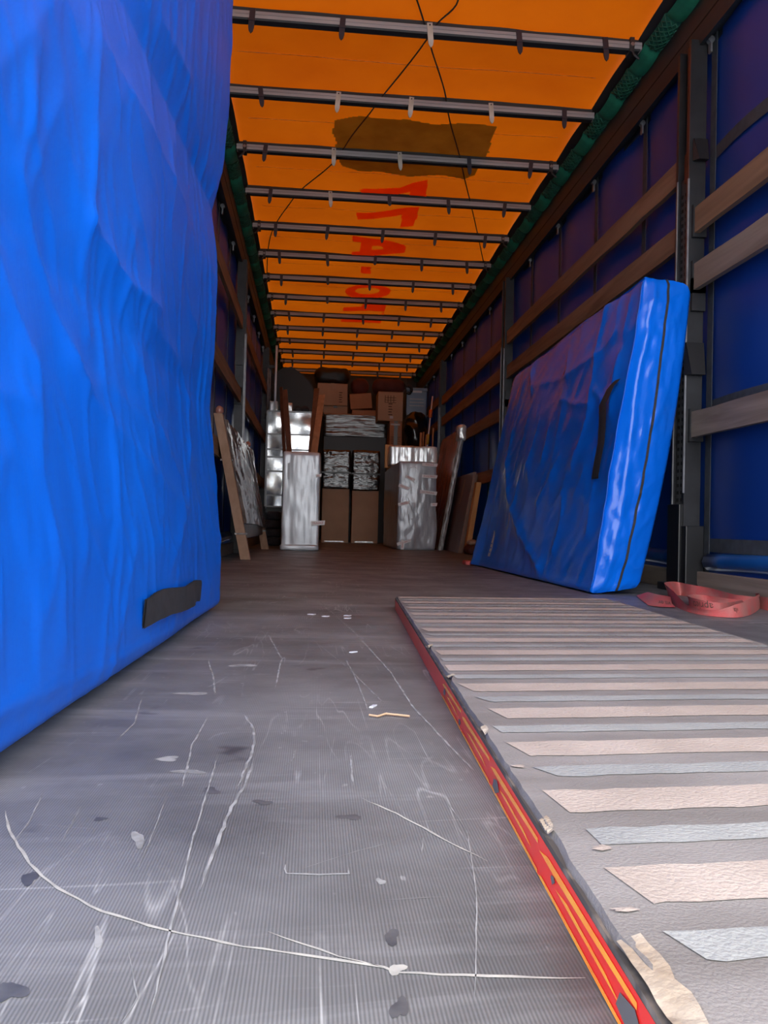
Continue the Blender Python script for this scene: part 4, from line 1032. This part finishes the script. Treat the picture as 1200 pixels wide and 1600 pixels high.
# --- film wrapped wardrobe behind them
def wardrobe():
    y = 11.95; x0, x1, _, z1 = rect(504, 647, 602, 848, y)
    t = thing('wrapped_wardrobe', 'wide dark grey wardrobe half wrapped in shiny film behind the tall cartons', 'wardrobe', ((x0 + x1) / 2, y + .3, 0))
    part('panel', MB().box(x0, x1, y, y + .6, 0, z1 - .005, .004), M_dgrey, t)
    z_ = on_y(550, 683, y).z
    part('film_sleeve', soft_box(x0 - .004, x1 + .004, y - .008, y + .61, z_, z1, 24, .01, .005, 6, 131, 0, (.6, .6, 4)), M_bfilm2, t, True)
    part('top_edge', MB().bar((x0, y - .012, z1 - .01), (x1, y - .012, z1 - .01), .012, .018), M_card2, t)
    return t, x0, x1, z1
wd, wx0, wx1, wz1 = wardrobe()

# --- cartons piled on top
def carton(label, x0, x1, y0, y1, z0, z1, m=M_card, rot=0, marks=(), tape=True, tapem=M_tape, name='carton'):
    c = Vector(((x0 + x1) / 2, (y0 + y1) / 2, z0)); t = thing(name, label, 'carton', c, 'cartons piled at the front end')
    hx, hy, hz = (x1 - x0) / 2, (y1 - y0) / 2, z1 - z0
    MB().box(-hx, hx, -hy, hy, 0, hz, .006).build('carton_body', m, t)
    MB().box(-hx - .001, hx + .001, -.004, .004, hz - .001, hz + .0015).build('flap_gap', M_cardedge, t)
    MB().box(-hx + .004, hx - .004, -hy - .0012, -hy + .001, hz - .012, hz - .008).build('flap_edge', M_cardedge, t)
    if tape: MB().box(-.028, .028, -hy - .002, hy + .002, hz * .72, hz + .003).build('parcel_tape', tapem, t)
    for kind, a, b, w, h in marks:
        if kind == 'lines':
            for q in range(5): MB().box(a * hx - w / 2, a * hx + w / 2 - .01 * (q % 2), -hy - .0018, -hy, b * hz + h * q / 5, b * hz + h * q / 5 + h * .07).build('printed_line', M_ink, t)
        elif kind == 'grid':
            for q in range(4):
                MB().box(a * hx - w / 2 + w * q / 4, a * hx - w / 2 + w * q / 4 + w * .05, -hy - .0018, -hy, b * hz, b * hz + h).build('printed_line', M_ink, t)
            for q in range(3): MB().box(a * hx - w / 2, a * hx + w / 2, -hy - .0018, -hy, b * hz + h * q / 3, b * hz + h * q / 3 + h * .06).build('printed_line', M_ink, t)
        elif kind == 'white': MB().box(a * hx - w / 2, a * hx + w / 2, -hy - .0022, -hy, b * hz, b * hz + h).build('white_sticker', M_print, t)
    t.rotation_euler = (0, rot, 0)
    return t
r = rect(505, 634, 543, 646, 11.97); zlow = wz1
carton('flat brown carton with dark tape on the wardrobe, under another carton', r[0], r[1], 11.98, 12.35, zlow + .004, r[3], M_card, tapem=M_dtape)
r2 = rect(496, 599, 543, 633, 11.95)
carton('square brown carton on the flat carton, below the black bag', r2[0], r2[1], 11.95, 12.4, r[3], r2[3] , M_card, marks=(('lines', .55, .15, .05, .18),))
r = rect(548, 616, 582, 648, 11.97)
tilt_h = (r[3] - r[2]) * .92
carton('tilted orange brown carton with a dark border on the wardrobe', r[0], r[1], 11.97, 12.3, wz1 + .088, wz1 + .035 + (r[3] - r[2]) * .92, M_card2, rot=-.10, tape=False, marks=())
r = rect(550, 640, 590, 656, 11.99); carton('low red brown carton lying under the tilted carton', r[0], r[1], 11.985, 12.4, wz1 + .004, wz1 + .073, M_card2, tape=False)
r = rect(606, 658, 628, 697, 11.55)
carton('tall narrow brown carton standing beside the wrapped wardrobe', wx1 + .012, r[1], 11.55, 11.95, 0, r[3], M_card2, tapem=M_dtape, marks=(('lines', 0, .8, .14, .15), ('white', -.1, .965, .14, .025)))
r3 = rect(590, 613, 629, 658, 11.6)
carton('large brown carton with a printed grid, on top of the tall narrow carton', r3[0], r3[1], 11.55, 11.94, r[3], r3[3], M_card, tape=False, marks=(('grid', 0, .62, .17, .11), ('lines', 0, .2, .06, .2), ('white', .1, .08, .05, .04)))

# --- bags and cloths on top
def sack(name, label, u0, v0, u1, v1, y, dep, m, seed, catg='bag', amp=.03, zb=None):
    x0, x1, z0, z1 = rect(u0, v0, u1, v1, y)
    if zb is not None: z0 = zb
    small(name, label, catg, soft_box(x0, x1, y, y + dep, z0, z1, 14, min((z1 - z0), (x1 - x0)) * .42, amp, 3.5, seed), m, smooth=True)
sack('holdall', 'black holdall lying on the square carton right under the roof', 492, 572, 546, 601, 11.97, .4, M_bagm, 141, amp=.02, zb=r2[3] - .002)
sack('dark_cloth', 'dark red cloth heaped over the tilted carton under the roof', 549, 590, 577, 606, 12.02, .26, M_maroon, 142, 'cloth', amp=.012, zb=wz1 + .035 + tilt_h - .004)
sack('dark_bundle', 'long dark maroon bundle on the carton with the printed grid', 584, 592, 633, 613, 11.57, .36, M_maroon, 143, 'bundle', amp=.015, zb=r3[3] - .001)
# --- dark cabinet on the right carrying the rubbish bag and the pale blue box
xa, xb2 = on_y(634, 700, 11.2).x, on_y(676, 700, 11.2).x
zc = on_y(650, 700, 11.2).z
t = thing('dark_cabinet', 'dark cabinet under the black rubbish bag behind the fragile item', 'cabinet', ((xa + xb2) / 2, 11.6, 0))
xa = max(xa, r3[1] + .02)
part('carcass', MB().box(xa, xb2, 11.22, 12.6, 0, zc - .03, .005), M_dwood, t); part('door', MB().box(xa + .01, xb2 - .01, 11.2, 11.225, .05, zc - .06, .003), M_lam, t); part('top_board', MB().box(xa - .005, xb2 + .005, 11.19, 12.6, zc - .03, zc, .003), M_dwood, t)
sack('rubbish_bag', 'shiny black rubbish bag on the dark cabinet below the pale blue box', 636, 644, 667, 701, 11.25, .42, M_bag, 151, amp=.045, zb=zc)
r = rect(635, 606, 667, 646, 11.75)
t = thing('storage_box', 'pale blue plastic storage box behind the black rubbish bag', 'storage box', ((r[0] + r[1]) / 2, 12.0, zc))
part('box_body', MB().box(r[0], r[1], 11.75, 12.3, zc, r[3] - .05, .015), M_bluebin, t); part('lid', MB().box(r[0] - .008, r[1] + .008, 11.74, 12.31, r[3] - .05, r[3], .01), M_bluebin, t)
part('pale_sticker', MB().box(r[0] + .08, r[1] - .08, 11.742, 11.749, r[3] - .075, r[3] - .045), M_print, t)
for q in range(3): part('faint_print', MB().box(r[0] + .05, r[1] - .05, 11.747, 11.7495, r[3] - .18 - .05 * q, r[3] - .165 - .05 * q), M_film, t)
# curled hose hook beside it
hp = [on_y(639 + 4 * math.cos(a), 609 + 6 * math.sin(a), 11.722) for a in np.linspace(-2.2, 2.4, 14)]
small('cable_coil', 'small dark coil of cable hanging over the pale blue box edge', 'cable', MB().tube(hp, .022, 8), M_bagm, smooth=True)

# --- long grey fragile item
def fragile():
    y0, y1 = 8.67, 10.45; f = on_z(621, 860); x0 = on_y(622, 800, y0).x; x1 = on_y(681, 800, y0).x; z1 = on_y(650, 721, y0).z
    t = thing('fragile_wrapped_bench', 'long bench wrapped in grey film with red and white fragile tape', 'wrapped furniture', ((x0 + x1) / 2, (y0 + y1) / 2, 0))
    mb = soft_box(x0, x1, y0, y1, 0, z1, 34, .03, .007, 3.4, 161, .012, (1.6, 1, 1)); 
    mb.v = [(a + (.02 if c < .45 and a > (x0 + x1) / 2 else 0) * max(0, 1 - abs(c - .22) / .25), b, c) for a, b, c in mb.v]
    part('film_wrap', mb, M_film, t, True)
    w = x1 - x0; cx = (x0 + x1) / 2; yy = y0 - .022
    tape_strip(t, x1 - .085, yy, z1 - .035, .17, .035, -.03, 'FRAGILE', .026)
    tape_strip(t, x1 - .085, yy, z1 - .165, .17, .036, -.03, 'AGILE FRAG', .024)
    tape_strip(t, x1 - .095, yy, z1 - .345, .19, .040, -.10, 'ILE FRAGILE', .025)
    tape_strip(t, x0 + .055, yy, z1 - .29, .12, .038, -.35, 'FRAGILE', .024)
    tape_strip(t, x0 + .12, yy, z1 - .19, .11, .036, -.45, 'FRAG', .024)
    tape_strip(t, x0 + .06, yy, z1 - .475, .13, .034, .25, 'FRAGILE', .022)
    tape_strip(t, x1 - .03, yy, z1 - .48, .07, .036, .05, 'FR', .022)
    tape_strip(t, x0 + .07, yy, .085, .16, .034, .3, 'FRAGILE', .022)
    tape_strip(t, x0 + .055, yy - .004, .055, .10, .036, 1.52, 'FRAG', .024)
    # loose glossy film creases
    rnd = random.Random(9)
    for k, pts in enumerate([[(.22, .92), (.25, .82), (.36, .80)], [(.3, .80), (.5, .72), (.66, .66)], [(.62, .76), (.7, .70), (.74, .62)], [(.22, .62), (.32, .5), (.42, .38), (.5, .28)], [(.2, .6), (.25, .42), (.32, .28), (.42, .22)], [(.34, .34), (.45, .38), (.6, .42)], [(.6, .42), (.66, .36), (.55, .27), (.45, .22)], [(.25, .92), (.42, .93), (.52, .88)], [(.52, .9), (.58, .84), (.55, .79)]]):
        P_ = [(x0 + a * w, y0 - .012 - .006 * math.sin(a * 9), b * z1) for a, b in pts]
        part('film_crease', MB().tube([Vector(p) for p in cat([Vector(p) for p in P_], 5)], [.0018 + .0022 * rnd.random() for _ in cat([Vector(p) for p in P_], 5)], 6), M_film3, t, True)
    part('torn_tape', MB().add([(x0 - .012, y0 + .18, .50), (x0 - .012, y0 + .10, .50), (x0 - .012, y0 + .06, .36), (x0 - .012, y0 + .03, .35)], [(0, 1, 3, 2)]), M_card2, t)
    return x0, x1, y0, y1, z1
fx0, fx1, fy0, fy1, fz1 = fragile()
r = rect(609, 697, 683, 724, 9.5); fz1 += .012
small('wrapped_board_stack', 'white film wrapped bundle standing on the grey fragile item', 'wrapped bundle', soft_box(r[0], r[1], 9.5, 9.75, fz1 + .004, r[3], 20, .012, .006, 7, 171, 0, (4, 1, .6)), M_film3, smooth=True)
r = rect(602, 694, 613, 738, 9.7); small('timber_offcut', 'short orange timber upright behind the white wrapped bundle', 'timber', MB().box(r[0], r[1], 9.755, 9.82, fz1 - .014, r[3], .003), M_pine)
# sticks and tools standing behind
def stick(name, label, pts, rad, m, y, catg='stick', handle=None):
    b = on_y(pts[0][0], pts[0][1], y); tp = on_y(pts[1][0], pts[1][1], y); d = (b - tp); ft = tp + d * (tp.z / (tp.z - b.z))
    t = thing(name, label, catg, (ft.x, ft.y, 0), 'sticks and poles behind the fragile item' if catg == 'stick' else None)
    part('shaft', MB().tube([(ft.x, ft.y, 0), tp], rad, 8), m, t, True)
    if handle:
        for (u0, v0, u1, v1, hr, hm, nm) in handle:
            a, c = on_y(u0, v0, y), on_y(u1, v1, y); part(nm, MB().tube([a, a.lerp(c, .15), a.lerp(c, .85), c], [hr * .6, hr, hr, hr * .5], 8), hm, t, True)
stick('long_pole', 'long pole with an orange grip and yellow lower grip standing behind the white bundle', [(668, 694), (676, 619)], .010, M_chrome, 10.86, 'pole', [(672, 653, 673.5, 640, .028, M_orange, 'orange_grip'), (667, 695, 669, 678, .026, M_yellow, 'yellow_grip')])
for k, (ub, ut, vt, rd) in enumerate(((657, 658, 676, .016), (661, 662, 675, .011), (665.2, 666.2, 679, .009), (676, 677, 669, .012))):
    stick('wooden_stick', ('broadest', 'second broadest', 'shorter', 'single thin')[k] + ' brown wooden stick standing behind the white bundle', [(ub, 695), (ut, vt)], rd, M_wood, 10.5 + .07 * k)

# --- film wrapped red panel leaning on the right wall
def wrapped_panel():
    yn, yf = 8.75, 10.15; xt, zt = 1.181, 1.42; xb = .945
    t = thing('wrapped_tabletop', 'red brown tabletop wrapped in clear film leaning on the planks beside the fragile item', 'tabletop', (xb, (yn + yf) / 2, 0))
    def face(off, name, m, th, seed, y0, y1):
        G = []
        for i in range(41):
            r = []
            for j in range(31):
                h = j / 30; y = y0 + (y1 - y0) * i / 40; x = xb + (xt - xb) * h - off; z = zt * h
                w = .008 * (1 - min(1, abs(nz3((y * 2, h * 1.5 + y, 0), 2.6, seed)) * 3)); r.append((x - w, y, max(0, z - off * .25)))
            G.append(r)
        mb = MB().grid(G); bk = [[(x + th, y, z) for x, y, z in r] for r in G]; mb.grid(bk)
        for A, B in ((G[-1], bk[-1]), ([r[-1] for r in G], [r[-1] for r in bk]), ([r[0] for r in G], [r[0] for r in bk]), (G[0], bk[0])): mb.grid([A, B])
        return part(name, mb, m, t, True)
    face(.045, 'tabletop_panel', M_redfilm, .03, 181, yn + .015, yf)
    G = []
    for j in range(41):
        h = j / 40; x = xb + (xt - xb) * h; z = zt * h; r = []
        for k in range(7):
            q = k / 6; r.append((x - .065 + .062 * q, yn - .02 * math.sin(math.pi * q) - .01 * nz3((q * 2, h * 8, 0), 2, 185), max(0, z)))
        G.append(r)
    part('film_edge', MB().grid(G), M_edgefilm, t, True)
    part('film_corner', soft_box(xt - .10, xt - .01, yn - .03, yn + .12, zt - .17, zt + .012, 8, .03, .008, 12, 187), M_film3, t, True)
wrapped_panel()

# --- brown boards and an orange pine board leaning beside it
def lean_panel(name, label, yn, yf, xb, xt, zt, th, m, me_, zt2=None, group=None):
    t = thing(name, label, 'board', (xb, (yn + yf) / 2, 0), group); zt2 = zt2 or zt
    part('board_face', MB().hexa([(xb, yn, 0), (xb + th, yn, 0), (xb + th, yf, 0), (xb, yf, 0)], [(xt, yn, zt), (xt + th, yn, zt), (xt + th, yf, zt2), (xt, yf, zt2)]), m, t)
    part('edge_band', MB().hexa([(xb - .001, yn - .004, 0), (xb + th, yn - .004, 0), (xb + th, yn, 0), (xb - .001, yn, 0)], [(xt - .001, yn - .004, zt), (xt + th, yn - .004, zt), (xt + th, yn, zt), (xt - .001, yn, zt)]), me_, t)
    return t
q0 = on_z(716, 864); q1 = on_y(754, 738, q0.y)
lean_panel('brown_board', 'wide dark brown board leaning beside the fragile item, with a pale worn streak', q0.y, q0.y + 1.0, q0.x, 1.125, q1.z, .028, M_lam, M_lame)
bs = bpy.data.objects['brown_board']
c0 = Vector((q0.x, 0, 0)).lerp(Vector((1.125, 0, q1.z)), .62); c1 = Vector((q0.x, 0, 0)).lerp(Vector((1.125, 0, q1.z)), .93)
part('worn_streak', MB().add([(c0.x - .002, q0.y + .42, c0.z), (c0.x - .002, q0.y + .50, c0.z), (c1.x - .002, q0.y + .44, c1.z), (c1.x - .002, q0.y + .36, c1.z)], [(0, 1, 2, 3)]), M_leg, bs)
lean_panel('brown_board', 'second brown board tucked behind the wide one and leaning on the low plank', q0.y + .06, q0.y + .9, q0.x + .031, 1.153, q1.z - .02, .028, M_dwood, M_lame)
pb0, pb1 = on_y(727, 850, 8.28), on_y(754, 757, 8.28)
lean_panel('pine_board', 'orange pine board leaning beside the dark brown boards', q0.y - .13, q0.y - .03, q0.x + .045, 1.131, pb1.z, .05, M_pine, M_pine)
small('red_rag', 'crumpled dark red cloth on the floor at the foot of the pine board', 'cloth', soft_box(q0.x + .03, q0.x + .17, 7.62, 7.88, 0, .085, 10, .035, .014, 9, 191), M_maroon, smooth=True)
small('pale_rag', 'small crumpled pale wrapper on top of the dark red cloth', 'wrapper', soft_box(q0.x + .045, q0.x + .125, 7.68, 7.78, .092, .14, 8, .02, .008, 14, 192), M_leg, smooth=True)
small('red_strap_end', 'end of a red strap showing under the far corner of the mattress bag', 'strap', soft_box(.555, .65, 5.46, 5.60, 0, .03, 6, .012, .004, 9, 193), M_rstrap, smooth=True)

# --- litter on the floor
tw = [on_z(*p, .003) for p in ((577, 1117), (590, 1119), (603, 1115), (622, 1117), (640, 1119))]
small('dry_straw', 'thin dry straw lying on the floor beside the red board edge', 'straw', MB().tube(tw, .0016, 5), M_straw)
for k, (u, v, l) in enumerate(((487, 960, 10), (509, 963, 9), (543, 962, 8), (543, 966, 6), (552, 1019, 3), (583, 1104, 5))):
    a, b = on_z(u - l / 2, v), on_z(u + l / 2, v + .6); n = Vector((-(b - a).y, (b - a).x, 0)).normalized() * .009
    small('paper_scrap', 'tiny pale paper scrap lying on the bare floor of the aisle', 'scrap', MB().hexa([a - n, b - n, b + n, a + n], [q + Vector((0, 0, .002)) for q in (a - n, b - n * .5, b + n, a + n * .6)]), M_print, 'paper scraps on the floor')
